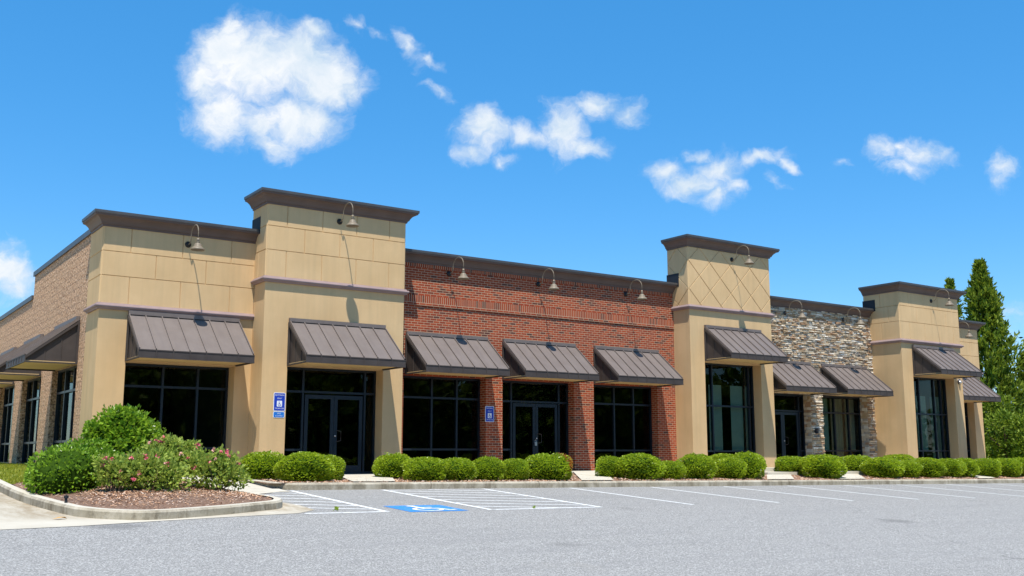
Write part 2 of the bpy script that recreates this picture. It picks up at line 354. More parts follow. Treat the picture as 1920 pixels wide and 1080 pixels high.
for a, b in zip(cuts[:-1], cuts[1:]):
    pts = ISL[a:b+1]
    if a: pts = [lerp2(pts[0], pts[1], .008/max(.01, math.dist(pts[0], pts[1])))] + pts[1:]
    out = []
    for i in range(len(pts)-1):
        d = math.dist(pts[i], pts[i+1]); n = max(1, int(d/.3))
        for q in range(n): out.append(lerp2(pts[i], pts[i+1], q/n))
    out.append(pts[-1])
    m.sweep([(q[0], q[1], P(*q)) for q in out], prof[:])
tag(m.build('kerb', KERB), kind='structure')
# island bed with a mounded mulch surface
m = MB(); inner = [(3.25,-4.0),(3.2,-5.2),(3.24,-6.41),(3.48,-8.15),(3.65,-8.66),(3.93,-8.98),(4.42,-9.14),(5.43,-8.77),(6.4,-8.24),(6.72,-8.02),(6.89,-7.62),(6.84,-7.1),(6.74,-6.4),(6.74,-5.),(6.72,-3.5),(6.6,-1.3),(5.9,-1.2),(5.9,-.02),(5.4,-.02),(5.2,-1.6),(4.2,-3.0)]
cx, cy0 = 5.1, -5.6; ns = []
for i in range(len(inner)):
    a, b = inner[i], inner[(i+1) % len(inner)]
    for q in range(3): ns.append(lerp2(a, b, q/3))
RN = 9; vs = []
for r in range(RN+1):
    t = 1-r/RN
    for (a, b) in ns:
        x = cx+(a-cx)*t; y = cy0+(b-cy0)*t
        vs.append((x, y, min(P(x, y)+.135, .06 if y > -2 else 9)+.13*(1-t*t)+random.uniform(-.008,.008)*(r > 0)))
k = len(ns); m.raw(vs, [(r*k+i, r*k+(i+1) % k, (r+1)*k+(i+1) % k, (r+1)*k+i) for r in range(RN) for i in range(k)])
tag(m.build('planting_bed', MULCH, smooth=True), kind='structure')
CHIP = [plain('bark_chip', (.58,.34,.20), .95, 0, .05, .25, 9), plain('pale_bark_chip', (.66,.50,.39), .95, 0, .05, .25, 9), plain('dark_bark_chip', (.16,.08,.05), .95, 0, .05, .3, 9)]
m = MB(); rnd = random.Random(21)
def chip(x, y, z, k=1.):
    a = rnd.uniform(0, 6.3); l = rnd.uniform(.010,.03)*k; w = rnd.uniform(.003,.007)*k; d = Vector((math.cos(a), math.sin(a), rnd.uniform(-.3,.5))); n = Vector((-math.sin(a), math.cos(a), rnd.uniform(-.5,.5)))
    p = Vector((x, y, z+rnd.uniform(.002,.022))); m.face([p-d*l-n*w, p+d*l-n*w, p+d*l+n*w, p-d*l+n*w], rnd.choices((0,1,2), (6,4,1))[0])
for i in range(30000):
    q = rnd.randrange(k); r0 = rnd.random()**.6*RN*.9; r1 = int(r0); f = r0-r1; g = rnd.random()
    def vv(rr, qq): return Vector(vs[rr*k+qq % k])
    pt = (vv(r1,q)*(1-f)+vv(r1+1,q)*f)*(1-g)+(vv(r1,q+1)*(1-f)+vv(r1+1,q+1)*f)*g
    if pt.y < -4.3: chip(pt.x, pt.y, pt.z)
for i in range(12000):
    x = 8.4+30*rnd.random()**1.3; y = -4.42+2.2*rnd.random()**1.6
    chip(x, y, bed(x, y)+.01, 1.4)
tag(m.build('bark_mulch', CHIP), 'loose reddish bark mulch on the planting beds', 'mulch', kind='stuff')
# lawn strip beside the left wall
def lawn(x, y): return min(.2, P(x, y)+.14)
grid('lawn', GRASS, 3.17, 5.47, -4.3, 30, lawn, 6, 60)
m = MB(); rnd = random.Random(3)
for i in range(15000):
    x = rnd.uniform(3.2, 5.4); y = -4.2+16*rnd.random()**1.5; z = lawn(x, y); h = rnd.uniform(.02,.06); a = rnd.uniform(0, 6.3); w = .008
    dx, dy = math.cos(a)*w, math.sin(a)*w
    m.face([(x-dx,y-dy,z),(x+dx,y+dy,z),(x+rnd.uniform(-.03,.03),y+rnd.uniform(-.03,.03),z+h)])
tag(m.build('grass', leafmat('grass_blade', (.16,.24,.014), (.40,.38,.03), .35)), 'short mown grass beside the block side wall', 'grass', kind='stuff')

# ---------------------------------------------------------------- markings
def pz(x, y): return P(x, y) + .005
m = MB()
def stripe(a, b, w=.10):
    a = Vector(a); b = Vector(b); d = (b-a).normalized(); n = Vector((-d.y, d.x))*w/2; k = max(1, int((b-a).length/1.0))
    for i in range(k):
        p = a+(b-a)*i/k; q = a+(b-a)*(i+1)/k
        m.face([(v.x, v.y, pz(v.x, v.y)) for v in (p-n, q-n, q+n, p+n)])
YN, YF = -8.97, -4.72
for x in (8.45,10.58,13.2,15.78,18.49,21.18,23.82,26.40,29.05,31.75,34.6,37.3,40.0,42.7): stripe((x, YF), (x+.02, YN+(.0)), .11)
stripe((6.95,-8.93), (8.5,-8.93)); stripe((10.53,-8.99), (13.25,-8.99))
for i in range(7):                                        # hatching of the two access aisles
    y = -4.95-i*.68; x0 = 10.6; x1 = 13.15; y1 = y-.95
    if y1 < -8.95: x1 = x0+(x1-x0)*(8.95+y)/.95 if y > -8.9 else x0+.1; y1 = -8.95
    stripe((x0, y), (x1, y1), .085)
stripe((11.7,-4.78),(13.15,-5.32),.085)
for i in range(6):
    y1 = -5.35-i*.63; stripe((max(6.95, 8.4-1.55), y1+.62*(1.0)), (8.4, y1), .085)
tag(m.build('parking_lines', WHITE), kind='structure')
def wheelchair(add):
    """wheelchair symbol in a unit square (0..1, 0..1); add(list of 2-D points)"""
    def seg(a, b, w):
        a = Vector(a); b = Vector(b); d = (b-a).normalized(); n = Vector((-d.y, d.x))*w/2; e = d*w*.3
        add([a-n-e, b-n+e, b+n+e, a+n-e])
    def arc(c, r, a0, a1, w, n=16):
        for i in range(n):
            t0 = R(a0+(a1-a0)*i/n); t1 = R(a0+(a1-a0)*(i+1)/n); o, q = r+w/2, r-w/2
            add([Vector((c[0]+q*math.cos(t0), c[1]+q*math.sin(t0))), Vector((c[0]+o*math.cos(t0), c[1]+o*math.sin(t0))), Vector((c[0]+o*math.cos(t1), c[1]+o*math.sin(t1))), Vector((c[0]+q*math.cos(t1), c[1]+q*math.sin(t1)))])
    add([Vector((.40+.075*math.cos(i*.5236), .87+.075*math.sin(i*.5236))) for i in range(12)])
    seg((.41,.76), (.45,.42), .10); seg((.43,.60), (.64,.60), .075); seg((.45,.42), (.68,.42), .09); seg((.68,.42), (.78,.14), .09); seg((.78,.14), (.88,.17), .08)
    arc((.45,.30), .225, 110, 350, .075)
m = MB(); sx0, sy0, sw, sh = 8.87, -9.06, 1.2, 1.05
for i in range(4):
    for j in range(4):
        q = [(sx0+sw*(i+a)/4, sy0+sh*(j+b)/4) for a, b in ((0,0),(1,0),(1,1),(0,1))]; m.face([(x, y, pz(x, y)) for x, y in q], 0)
def gadd(pts): m.face([(sx0+sw*(.02+.96*p.x), sy0+sh*(.04+.92*p.y), pz(sx0+sw*p.x, sy0+sh*p.y)+.004+.0004*len(m.f) % .003) for p in pts], 1)
wheelchair(gadd)
tag(m.build('accessible_bay_symbol', [BLUEP, WHITE]), kind='structure')

# ---------------------------------------------------------------- the building
B = empty('retail_building', (5.47, 0, 0), 'long one storey shopping plaza of tan stucco, red brick and stacked stone with brown cornices', 'building')
B.location = (0, 0, 0)
def wall(mb, x0, x1, y0, y1, z0, z1, ops, mi=0):
    x = x0
    for a, b, zb in ops:
        if a > x: mb.box(x, a, y0, y1, z0, z1, mi)
        mb.box(a, b, y0, y1, zb, z1, mi); x = b
    if x1 > x: mb.box(x, x1, y0, y1, z0, z1, mi)
def groove_panel(mb, org, ud, nrm, W, Z0, Z1, rows=(), verts=(), diag=None, g=.026, d=.022):
    """wall panel cut into blocks by V grooves; org is plan point, ud the direction along the wall, nrm outwards"""
    import bmesh
    bm = bmesh.new(); bm.faces.new([bm.verts.new(p) for p in ((0,0,Z0),(W,0,Z0),(W,0,Z1),(0,0,Z1))])
    def cut(co, no, faces=None):
        fs = faces if faces is not None else list(bm.faces); ge = set(fs)
        for f in fs: ge.update(f.edges); ge.update(f.verts)
        bmesh.ops.bisect_plane(bm, geom=list(ge), plane_co=co, plane_no=no, dist=1e-5)
    for z in rows: cut((0,0,z), (0,0,1))
    ed = [Z1] + sorted(rows, reverse=True) + [Z0]
    for r, vl in enumerate(verts):
        for u in vl:
            if .05 < u < W-.05: cut((u,0,0), (1,0,0), [f for f in bm.faces if ed[r+1]-.001 < f.calc_center_median().z < ed[r]+.001])
    if diag:
        px, pzz, u0, z0 = diag
        for k in range(-12, 13):
            cut((u0+k*px, 0, z0), (pzz, 0, px)); cut((u0+k*px, 0, z0), (pzz, 0, -px))
    fs = list(bm.faces)
    bmesh.ops.inset_individual(bm, faces=fs, thickness=g/2, depth=0, use_even_offset=True)
    for f in fs:
        for v in f.verts: v.co.y = d
    # world
    base = len(mb.v); idx = {}
    for v in bm.verts:
        idx[v] = len(mb.v); u, o, z = v.co
        mb.v.append((org[0]+ud[0]*u+nrm[0]*o, org[1]+ud[1]*u+nrm[1]*o, z))
    for f in bm.faces: mb.f.append(tuple(idx[v] for v in f.verts)); mb.m.append(0)
    bm.free()
CP = [(0,.0),(.045,.0),(.05,.045),(.08,.055),(.10,.10),(.14,.155),(.20,.205),(.262,.222),(.272,.285),(0.,.285)]
CAPP = [(.0,.286),(.287,.262),(.290,.285),(.290,.335),(.0,.345)]
MP = [(0,0),(.05,.0),(.065,.03),(.10,.045),(.112,.075),(.10,.105),(.06,.12),(.045,.15),(.0,.16)]
def crown(parent, path, ztop):
    m = MB(); m.sweep(path, [(p, z+ztop-.335) for p, z in CP]); c = m.build('cornice', CORNICE, parent)
    m = MB(); m.sweep(path, [(p, z+ztop-.335) for p, z in CAPP]); m.build('metal_cap', CAP, parent)
def mould(parent, path, ztop):
    m = MB(); m.sweep(path, [(p, z+ztop-.16) for p, z in MP]); m.build('moulding', MOULD, parent)
def tower(x0, x1, yf, ztop, zm, op, panel):
    m = MB(); yb = .22
    wall(m, x0, x1, yf, yf+.5, -.6, ztop-.1, [op])
    m.box(x0, x0+.4, yf+.5, yb, -.6, ztop-.1); m.box(x1-.4, x1, yf+.5, yb, -.6, ztop-.1)
    m.box(x0+.4, x1-.4, yb-.1, yb, 5.5, ztop-.1); m.box(x0+.4, x1-.4, yf+.5, yb-.1, ztop-.3, ztop-.1)
    panel(m)
    o = m.build('stucco_tower', STUCCO, B)
    pth = [(x0, yb), (x0, yf), (x1, yf), (x1, yb)]
    crown(o, pth, ztop); mould(o, pth, zm)
    m = MB(); m.box(x0-.03, x0-.003, -.33, yb+.03, 6.1, 6.56); m.build('roof_flashing', BLACK, o)
    return o
OT2 = (9.88, 12.58, 2.72); OT4 = (24.6, 27.33, 3.56); OT6 = (35.3, 38.03, 3.50)
def panel_rows(x0, x1, yf, yb, z0, z1, rows, vf, vs):
    def f(m):
        W = x1-x0
        groove_panel(m, (x0, yf), (1,0), (0,-1), W, z0, z1, rows, [[x-x0 for x in r] for r in vf])
        groove_panel(m, (x0, yb), (0,-1), (-1,0), yb-yf, z0, z1, rows, [[yb-y for y in r] for r in vs])
        groove_panel(m, (x1, yf), (0,1), (1,0), yb-yf, z0, z1, rows, [[y-yf for y in r] for r in vs])
    return f
T2a = [9.74,10.72,11.70,12.68]; T2b = [10.23,11.22,12.20]
tower(9.22, 13.17, -.77, 7.14, 4.96, OT2, panel_rows(9.22, 13.17, -.77, .22, 4.94, 6.82, (6.25,5.63), [T2a, T2b, T2a], [[-.28],[],[-.28]]))
T6a = [x+26.0-.5 for x in T2a]; T6b = [x+26.0-.5 for x in T2b]
tower(34.65, 38.62, -1.38, 7.10, 4.93, OT6, panel_rows(34.65, 38.62, -1.38, .22, 4.91, 6.78, (6.22,5.60), [T6a, T6b, T6a], [[-.55],[-.9,-.1],[-.55]]))
def diag_panel(m):
    for org, ud, nr, W, u0 in (((23.95,-.77),(1,0),(0,-1),4.0,.0), ((23.95,.22),(0,-1),(-1,0),.99,.99), ((27.95,-.77),(0,1),(1,0),.99,0.)):
        groove_panel(m, org, ud, nr, W, 5.41, 7.42, (), (), (1.0, .97, u0, 5.98), .034, .022)
tower(23.95, 27.95, -.77, 7.76, 5.45, OT4, diag_panel)
# left stucco unit (returns round the corner) and the far right unit
def low_unit(x0, x1, op, side, vf):
    m = MB(); zt = 5.98
    wall(m, x0, x1, 0, .5, -.6, zt, [op]); rows = (5.30, 4.71)
    groove_panel(m, (x0, 0), (1,0), (0,-1), x1-x0, 4.02, 5.92, rows, [[x-x0 for x in r] for r in vf])
    if side == 'l':
        m.box(x0, x0+.5, .5, 1.25, -.6, zt); groove_panel(m, (x0, 1.25), (0,-1), (-1,0), 1.25, 4.02, 5.92, rows, [[], [], []])
        pth = [(x0, 1.12), (x0, 0), (x1, 0)]
    else:
        m.box(x1-.5, x1, .5, 30, -.6, 5.7); groove_panel(m, (x1, 0), (0,1), (1,0), 6, 4.02, 5.92, rows, [[], [], []])
        pth = [(x0, 0), (x1, 0), (x1, 6)]
    o = m.build('stucco_wall', STUCCO, B); crown(o, pth, 6.22); mould(o, pth, 4.06); return o
low_unit(5.47, 9.22, (6.145, 8.8, 2.69), 'l', [[6.11,7.35,8.58],[6.72,7.95],[6.12,7.34,8.58]])
low_unit(38.62, 42.25, (38.95, 41.62, 2.69), 'r', [[39.8,41.0],[40.4,41.6],[39.8,41.0]])
# brick front
m = MB(); ob = [(13.62,16.36,2.70),(16.95,19.65,2.70),(20.43,23.15,2.70)]
wall(m, 13.17, 23.95, 0, .5, -.6, 5.99, ob)
bw = m.build('brick_wall', BRICK, B)
m = MB(); m.box(13.172, 23.948, -.022, -.001, 5.79, 5.985); m.build('soldier_course', SOLDIER, bw)
m = MB(); m.box(13.172, 23.948, -.026, -.001, 4.75, 4.97); m.build('soldier_course', SOLDIER, bw)
m = MB(); m.box(13.172, 23.948, -.035, -.001, 4.685, 4.748); m.build('brick_ledge', BRICK, bw)
crown(bw, [(13.172, 0), (23.948, 0)], 6.22)
# stacked stone front, every stone its own relief
m = MB(); osn = [(28.13,30.83,2.69),(31.50,34.20,2.69)]
wall(m, 27.95, 34.65, .0, .5, -.6, 5.98, osn, 6)
rnd = random.Random(11)
def stones(x0, x1, z0, z1):
    z = z0
    while z < z1-.02:
        h = min(rnd.choice((.035,.045,.055,.06,.07,.09)), z1-z); x = x0 - rnd.uniform(0, .1)
        while x < x1:
            w = rnd.uniform(.09, .36)
            a, b = max(x0, x), min(x1, x+w)
            if b-a > .03:
                p = rnd.uniform(.012, .075); g = .006; mi = rnd.choices(range(6), (36,26,9,20,12,3))[0]; j = lambda: rnd.uniform(-.011,.011)
                v = [(a+g,-.001,z+g*.5),(b-g,-.001,z+g*.5),(b-g,-.001,z+h-g*.5),(a+g,-.001,z+h-g*.5)]
                f = [(a+g*1.5+abs(j()),-p+j(),z+g+abs(j())),(b-g*1.5-abs(j()),-p+j(),z+g+abs(j())),(b-g*1.5-abs(j()),-p+j(),z+h-g-abs(j())),(a+g*1.5+abs(j()),-p+j(),z+h-g-abs(j()))]
                m.raw(v+f, [(4,5,6,7),(0,1,5,4),(1,2,6,5),(2,3,7,6),(3,0,4,7)], mi)
            x += w
        z += h
stones(27.95, 34.65, 2.69, 5.90); stones(27.95, 28.13, 0, 2.69); stones(30.83, 31.50, 0, 2.69); stones(34.20, 34.65, 0, 2.69)
# stone on the window reveals
def stones_side(x, y0, y1, z0, z1):
    z = z0
    while z < z1-.02:
        h = min(rnd.choice((.06,.085,.10,.12)), z1-z); y = y0
        while y < y1-.01:
            w = min(rnd.uniform(.12,.3), y1-y); p = rnd.uniform(.004,.02)
            m.raw([(x-p,y+.004,z+.004),(x-p,y+w-.004,z+.004),(x-p,y+w-.004,z+h-.004),(x-p,y+.004,z+h-.004),(x,y,z),(x,y+w,z),(x,y+w,z+h),(x,y,z+h)], [(0,1,2,3),(4,5,1,0),(5,6,2,1),(6,7,3,2),(7,4,0,3)], rnd.choices(range(6), (36,26,9,20,12,3))[0]); y += w
        z += h
stones_side(30.83, 0, .34, 0, 2.69); stones_side(34.20, 0, .34, 0, 2.69)
sw_ = m.build('stone_wall', STONES+[GROUT], B); crown(sw_, [(27.952, 0), (34.648, 0)], 6.20)
# block side wall with its openings, stepping down towards the back
m = MB(); so = [(1.95,5.0,2.76),(6.55,9.6,2.76),(11.0,13.95,2.76),(15.5,18.5,2.76),(20.,23.,2.76)]
X0 = 5.47
y = 1.25
for a, b, zb in so:
    m.box(X0, X0+.5, y, a, -.6, 5.20); m.box(X0, X0+.5, a, b, zb, 5.20); y = b
m.box(X0, X0+.5, y, 30, -.6, 5.20); m.box(X0, X0+.5, 1.25, 8.8, 5.20, 5.92); m.box(X0+.5, 12, 8.45, 8.8, 5.2, 5.92); m.box(X0+.5, 42, 29.6, 30, -.6, 5.2)
bl = m.build('block_wall', BLOCK, B)
m = MB(); m.box(X0-.05, X0+.55, 1.12, 8.85, 5.92, 6.06); m.box(X0-.05, X0+.55, 8.85, 30.05, 5.20, 5.34); m.build('metal_cap', CAP, bl)
m = MB(); m.box(X0+.5, 42, .5, 29.6, 4.6, 4.8); m.box(X0+.5, 12, .5, 8.45, 5.1, 5.25); m.build('roof', ROOFM, B)
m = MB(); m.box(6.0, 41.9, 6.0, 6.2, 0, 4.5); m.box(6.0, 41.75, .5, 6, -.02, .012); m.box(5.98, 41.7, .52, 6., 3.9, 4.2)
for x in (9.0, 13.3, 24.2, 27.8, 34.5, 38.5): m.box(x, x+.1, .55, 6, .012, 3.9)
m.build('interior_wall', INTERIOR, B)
# ---- storefront glazing
def frontmesh(m, x0, x1, y, z0, z1, vs, hs, w=.055, d=.10):
    for x in [x0+w/2]+list(vs)+[x1-w/2]: m.box(x-w/2, x+w/2, y-d/2, y+d/2, z0, z1)
    xs = [x0]+sorted(vs)+[x1]
    for z, spans in hs:
        for i in range(len(xs)-1):
            if spans is None or i in spans:
                a = xs[i]+(w if i == 0 else w/2); b = xs[i+1]-(w if i == len(xs)-2 else w/2); m.box(a, b, y-d/2+.004, y+d/2-.004, z-w/2, z+w/2)
def storefront(x0, x1, y, ztop, vs, hs, name='window'):
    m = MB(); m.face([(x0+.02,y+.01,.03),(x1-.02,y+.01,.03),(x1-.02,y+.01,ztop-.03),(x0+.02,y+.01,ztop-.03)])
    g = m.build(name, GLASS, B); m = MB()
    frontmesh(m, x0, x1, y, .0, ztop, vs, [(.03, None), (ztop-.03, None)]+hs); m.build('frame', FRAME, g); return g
def doors(xa, xb, y, parent_x, two=True):
    leaf = [(xa+.03, (xa+xb)/2-.004), ((xa+xb)/2+.004, xb-.03)] if two else [(xa+.03, xb-.03)]
    for i, (a, b) in enumerate(leaf):
        m = MB(); w = .095; yy = y-.02
        m.box(a, a+w, yy-.025, yy+.025, .015, 2.03); m.box(b-w, b, yy-.025, yy+.025, .015, 2.03); m.box(a+w, b-w, yy-.024, yy+.024, 1.93, 2.03); m.box(a+w, b-w, yy-.024, yy+.024, .015, .22)
        d = m.build('door', FRAME, B)
        m = MB(); m.face([(a+w-.01,yy+.003,.2),(b-w+.01,yy+.003,.2),(b-w+.01,yy+.003,1.95),(a+w-.01,yy+.003,1.95)]); m.build('pane', GLASS, d)
        if i == 1 or not two:
            hx = a+w/2 if two else b-w/2
            m = MB(); m.tube([(hx+.03,yy-.02,1.12),(hx+.03,yy-.085,1.12),(hx+.13,yy-.085,1.10),(hx+.13,yy-.085,.86),(hx+.03,yy-.085,.84),(hx+.03,yy-.02,.84)], .011, 8)
            m.build('handle', SILVER if not two else AWN2, d)
            m = MB(); m.lathe((0,0,0), [(.0,.014),(.022,.012),(.025,.0)], 14); o = m.build('lock', SILVER, d, True); o.rotation_euler = (R(90),0,0); o.location = (hx-.005, yy-.026, .98)
yL, yB = .42, .36
storefront(6.145, 8.8, .47, 2.69, (7.16,8.02), [(2.14,None),(.66,None)])
storefront(9.88, 12.58, -.32, 2.72, (10.50,12.26), [(2.10,None),(.62,(0,))]); doors(10.53, 12.23, -.32, 0)
storefront(13.62, 16.36, yB, 2.70, (14.72,15.56), [(2.10,None),(.64,None)])
storefront(16.95, 19.65, yB, 2.70, (17.48,19.28), [(2.08,None),(.64,(0,))]); doors(17.51, 19.25, yB, 0)
storefront(20.43, 23.15, yB, 2.70, (21.53,22.36), [(2.10,None),(.62,None)])
storefront(24.6, 27.33, -.35, 3.56, (25.30,27.1), [(2.12,None),(.60,None)])
storefront(28.13, 30.83, yB, 2.69, (28.7,30.55), [(2.08,None),(.62,(2,))]); doors(28.73, 30.52, yB, 0)
storefront(31.50, 34.20, yB, 2.69, (32.62,33.48), [(2.06,None),(.62,None)])
storefront(35.3, 38.03, -.95, 3.50, (36.2,37.2,38.0-.35), [(2.06,None),(.62,None)])
storefront(38.95, 41.62, yB, 2.69, (39.8,40.8), [(2.1,None),(.62,None)])
# blinds and curtains behind the tall windows
def hang(x0, x1, y, z0, z1, mat, fold=0.):
    m = MB(); n = max(2, int((x1-x0)/.05)); vs = []
    for i in range(n+1):
        x = x0+(x1-x0)*i/n; yy = y+(fold*math.sin(i*1.9) if fold else 0); vs += [(x,yy,z0),(x,yy,z1)]
    m.raw(vs, [(2*i,2*i+2,2*i+3,2*i+1) for i in range(n)]); return m.build('blind', mat, B)
hang(24.75, 25.22, -.15, .62, 2.85, BLIND); hang(25.36, 25.98, -.15, .62, 2.85, BLIND); hang(26.42, 27.02, -.15, .62, 2.85, BLIND); hang(27.14, 27.28, -.15, .62, 2.85, BLIND)
hang(31.6, 32.52, yB+.2, .62, 2.62, BLIND); hang(32.68, 33.42, yB+.2, .1, 2.62, CURTAIN, .03); hang(33.54, 34.12, yB+.2, .62, 2.62, CURTAIN)
hang(35.45, 36.12, -.75, .62, 2.78, BLIND); hang(36.3, 36.95, -.75, .62, 2.78, BLIND); hang(37.25, 38.0, -.75, .3, 2.78, BLIND, .035)
# side windows
for a, b, zb in so[:4]:
    m = MB(); xg = X0+.19; m.face([(xg+.01,b-.02,.2),(xg+.01,a+.02,.2),(xg+.01,a+.02,zb-.03),(xg+.01,b-.02,zb-.03)]); g = m.build('window', GLASS, B); m = MB(); w = .06
    ys = [a+w/2, a+(b-a)*.333, a+(b-a)*.667, b-w/2]
    for y in ys: m.box(xg-.05, xg+.05, y-w/2, y+w/2, .18, zb)
    for i in range(3):
        for z in (.21, .84, 2.14, zb-.03): m.box(xg-.045, xg+.045, ys[i]+w/2, ys[i+1]-w/2, z-w/2, z+w/2)
    m.build('frame', FRAME, g)
    m = MB(); m.box(X0+.01, X0+.45, a, b, -.2, .18); m.build('sill', STUCCO, g)
for k, y in enumerate((2.1,2.55,3.4,4.3,6.9,7.8,8.9,11.3,12.4,13.2)):
    m = MB(); m.box(X0+.62, X0+.65, y, y+.12, .3, 2.4); m.build('blind', BLIND, B)

# ---------------------------------------------------------------- awnings
def make_awning(w, label, group, d=1.18, h=1.21, f=.20, npan=7):
    e = empty('awning', (0,0,0), label, 'awning', group)
    m = MB(); zt = h-.05; t = .02
    def sl(y): return f+(zt-f)*(1+y/d)              # y from 0 (wall) to -d
    m.raw([(0,-d,f),(w,-d,f),(w,0,zt),(0,0,zt),(0,-d,f-t),(w,-d,f-t),(w,0,zt-t*1.4),(0,0,zt-t*1.4)], [(0,1,2,3),(7,6,5,4),(0,4,5,1),(1,5,6,2),(2,6,7,3),(3,7,4,0)])
    L = math.hypot(d, zt-f); ny, nz = -(zt-f)/L, d/L
    for i in range(npan+1):                          # standing seams
        x = w*i/npan; hw = .011; a = max(0, x-hw); b = min(w, x+hw); rh = .034
        if i in (0, npan): hw = .02; a = max(0, x-hw); b = min(w, x+hw); rh = .045
        p = [(-d, f), (-.02, sl(-.02))]
        vs = [(a,p[0][0],p[0][1]),(b,p[0][0],p[0][1]),(b,p[1][0],p[1][1]),(a,p[1][0],p[1][1])]
        vs += [(q[0], q[1]+ny*rh, q[2]+nz*rh) for q in vs]
        m.raw(vs, [(4,5,6,7),(0,1,5,4),(1,2,6,5),(2,3,7,6),(3,0,4,7)])
    m.build('roof_panel', AWN, e)
    m = MB(); m.box(0, w, -.085, -.002, h-.045, h+.0); m.box(0, w, -.10, -.085, h-.095, h-.002)
    m.build('top_flashing', AWN, e)
    m = MB(); m.box(-.012, w+.012, -d-.03, -d-.004, .0, f-.004); m.box(-.012, w+.012, -d-.04, -d-.03, f-.03, f-.006); m.box(-.012, w+.012, -d-.04, -d-.03, .0, .03)
    for i in range(1, npan): m.box(w*i/npan-.012, w*i/npan+.012, -d-.042, -d-.031, .03, f-.03)
    m.build('fascia', AWN2, e)
    m = MB(); m.box(.03, w-.03, -d, -.012, .035, .055); m.build('soffit', SOFFIT, e)
    for s in (0, 1):                                 # gable sides: inset sheet, rim and two upright seams
        m = MB(); x = .05 if s == 0 else w-.05; o = -1 if s == 0 else 1
        m.face([(x,-.004,.03),(x,-d+.01,.03),(x,-d+.01,f-.02),(x,-.004,zt-.05)])
        for yy in (-.39, -.76): m.box(x-.014, x+.014, yy-.01, yy+.01, .03, sl(yy)-.06)
        a, b = (-.012, .03) if s == 0 else (w-.03, w+.012)
        m.box(a, b, -d-.002, -.004, .0, .034); m.box(a, b, -.05, -.004, .035, zt-.06)
        n = len(m.v); m.raw([(a,-d,f-.02-.075),(b,-d,f-.02-.075),(b,-.052,zt-.06-.10),(a,-.052,zt-.06-.10),(a,-d,f-.022),(b,-d,f-.022),(b,-.052,zt-.09),(a,-.052,zt-.09)], [(0,1,2,3),(7,6,5,4),(0,4,5,1),(1,5,6,2),(2,6,7,3),(3,7,4,0)])
        m.build('side_panel', AWN2, e)
    return e
AG = 'standing seam metal awnings over the shop windows and doors'
A = [(6.135,0,2.69,'bronze metal awning under the moulding of the left corner tan unit, over the wide window'),
     (9.875,-.77,2.71,'bronze metal awning on the left stucco tower over the double door beside the blue sign'),
     (13.66,0,2.70,'bronze metal awning on the red brick wall, nearest the left stucco tower'),
     (16.94,0,2.70,'bronze metal awning in the middle of the red brick wall, over the double door'),
     (20.44,0,2.70,'bronze metal awning on the red brick wall nearest the diamond patterned tower'),
     (24.61,-.77,3.58,'high bronze metal awning on the tower with the diamond pattern'),
     (28.12,0,2.68,'bronze metal awning on the stacked stone wall, partly behind the diamond patterned tower'),
     (31.49,0,2.68,'bronze metal awning on the stacked stone wall over the curtained window'),
     (35.32,-1.38,3.50,'high bronze metal awning on the far right stucco tower'),
     (38.94,0,2.68,'low bronze metal awning at the right end of the building, beyond the last tower')]
aw = make_awning(2.71, A[0][3], AG)
for i, (x, y, z, lb) in enumerate(A):
    o = aw if i == 0 else dup(aw)
    o.location = (x, y, z); o['label'] = lb
for i, (y, lb) in enumerate(((4.64,'bronze metal awning on the left block wall, nearest the corner'),(9.34,'second bronze metal awning from the corner on the left block wall'),(13.84,'bronze metal awning at the left edge of the photo on the block wall'))):
    o = dup(aw); o.rotation_euler = (0,0,R(-90)); o.location = (X0, y, 2.72); o['label'] = lb

# ---------------------------------------------------------------- gooseneck lamps
LG = 'gooseneck lamps along the top of the facade'
lamp = empty('gooseneck_lamp', (0,0,0), '', 'wall lamp', LG)
m = MB(); m.lathe((0,0,0), [(.0,.05),(.03,.05),(.045,.035),(.075,.02),(.08,.0)], 18); o = m.build('wall_plate', LAMPD, lamp, True); o.rotation_euler = (R(90),0,0)
m = MB(); pts = [(0,-.03,0),(0,-.14,.0),(0,-.20,.04),(0,-.225,.12)]
for i in range(13):
    t = math.pi*(1-i/12); pts.append((0, -.508+.283*math.cos(math.pi-t), .17+.235*math.sin(t)))
pts.append((0,-.791,-.02)); m.tube(pts, .0125, 10); m.build('arm', LAMPM, lamp, True)
m = MB(); c = (0,-.791,0); m.lathe(c, [(0.0, 0.03), (0.0256, 0.03), (0.0288, 0.0), (0.0416, -0.01), (0.0416, -0.025), (0.0304, -0.03), (0.0304, -0.05), (0.0496, -0.055), (0.0496, -0.072), (0.04, -0.078), (0.0416, -0.095), (0.068, -0.11), (0.0896, -0.145), (0.0944, -0.178), (0.1024, -0.186), (0.132, -0.208), (0.164, -0.25), (0.1664, -0.27), (0.1568, -0.268), (0.128, -0.22), (0.088, -0.19), (0.0, -0.15)], 28)
m.build('shade', LAMPM, lamp, True)
LP = [(7.468,0,5.665,'beige gooseneck lamp on the left corner tan unit, above its awning'),(11.19,-.77,6.59,'beige gooseneck lamp high on the left stucco tower'),
      (15.037,-.02,5.685,'beige gooseneck lamp on the brick wall nearest the left tower'),(18.254,-.02,5.68,'beige gooseneck lamp on the middle of the brick wall'),(21.80,-.02,5.68,'beige gooseneck lamp on the brick wall nearest the diamond patterned tower'),
      (26.04,-.77,7.18,'beige gooseneck lamp high on the diamond patterned tower'),(29.53,-.06,5.65,'beige gooseneck lamp on the stone wall next to the diamond patterned tower'),(32.90,-.06,5.655,'beige gooseneck lamp on the stone wall next to the far right tower'),
      (36.77,-1.38,6.555,'beige gooseneck lamp high on the far right stucco tower'),(40.3,0,5.65,'beige gooseneck lamp on the low tan unit at the right end')]
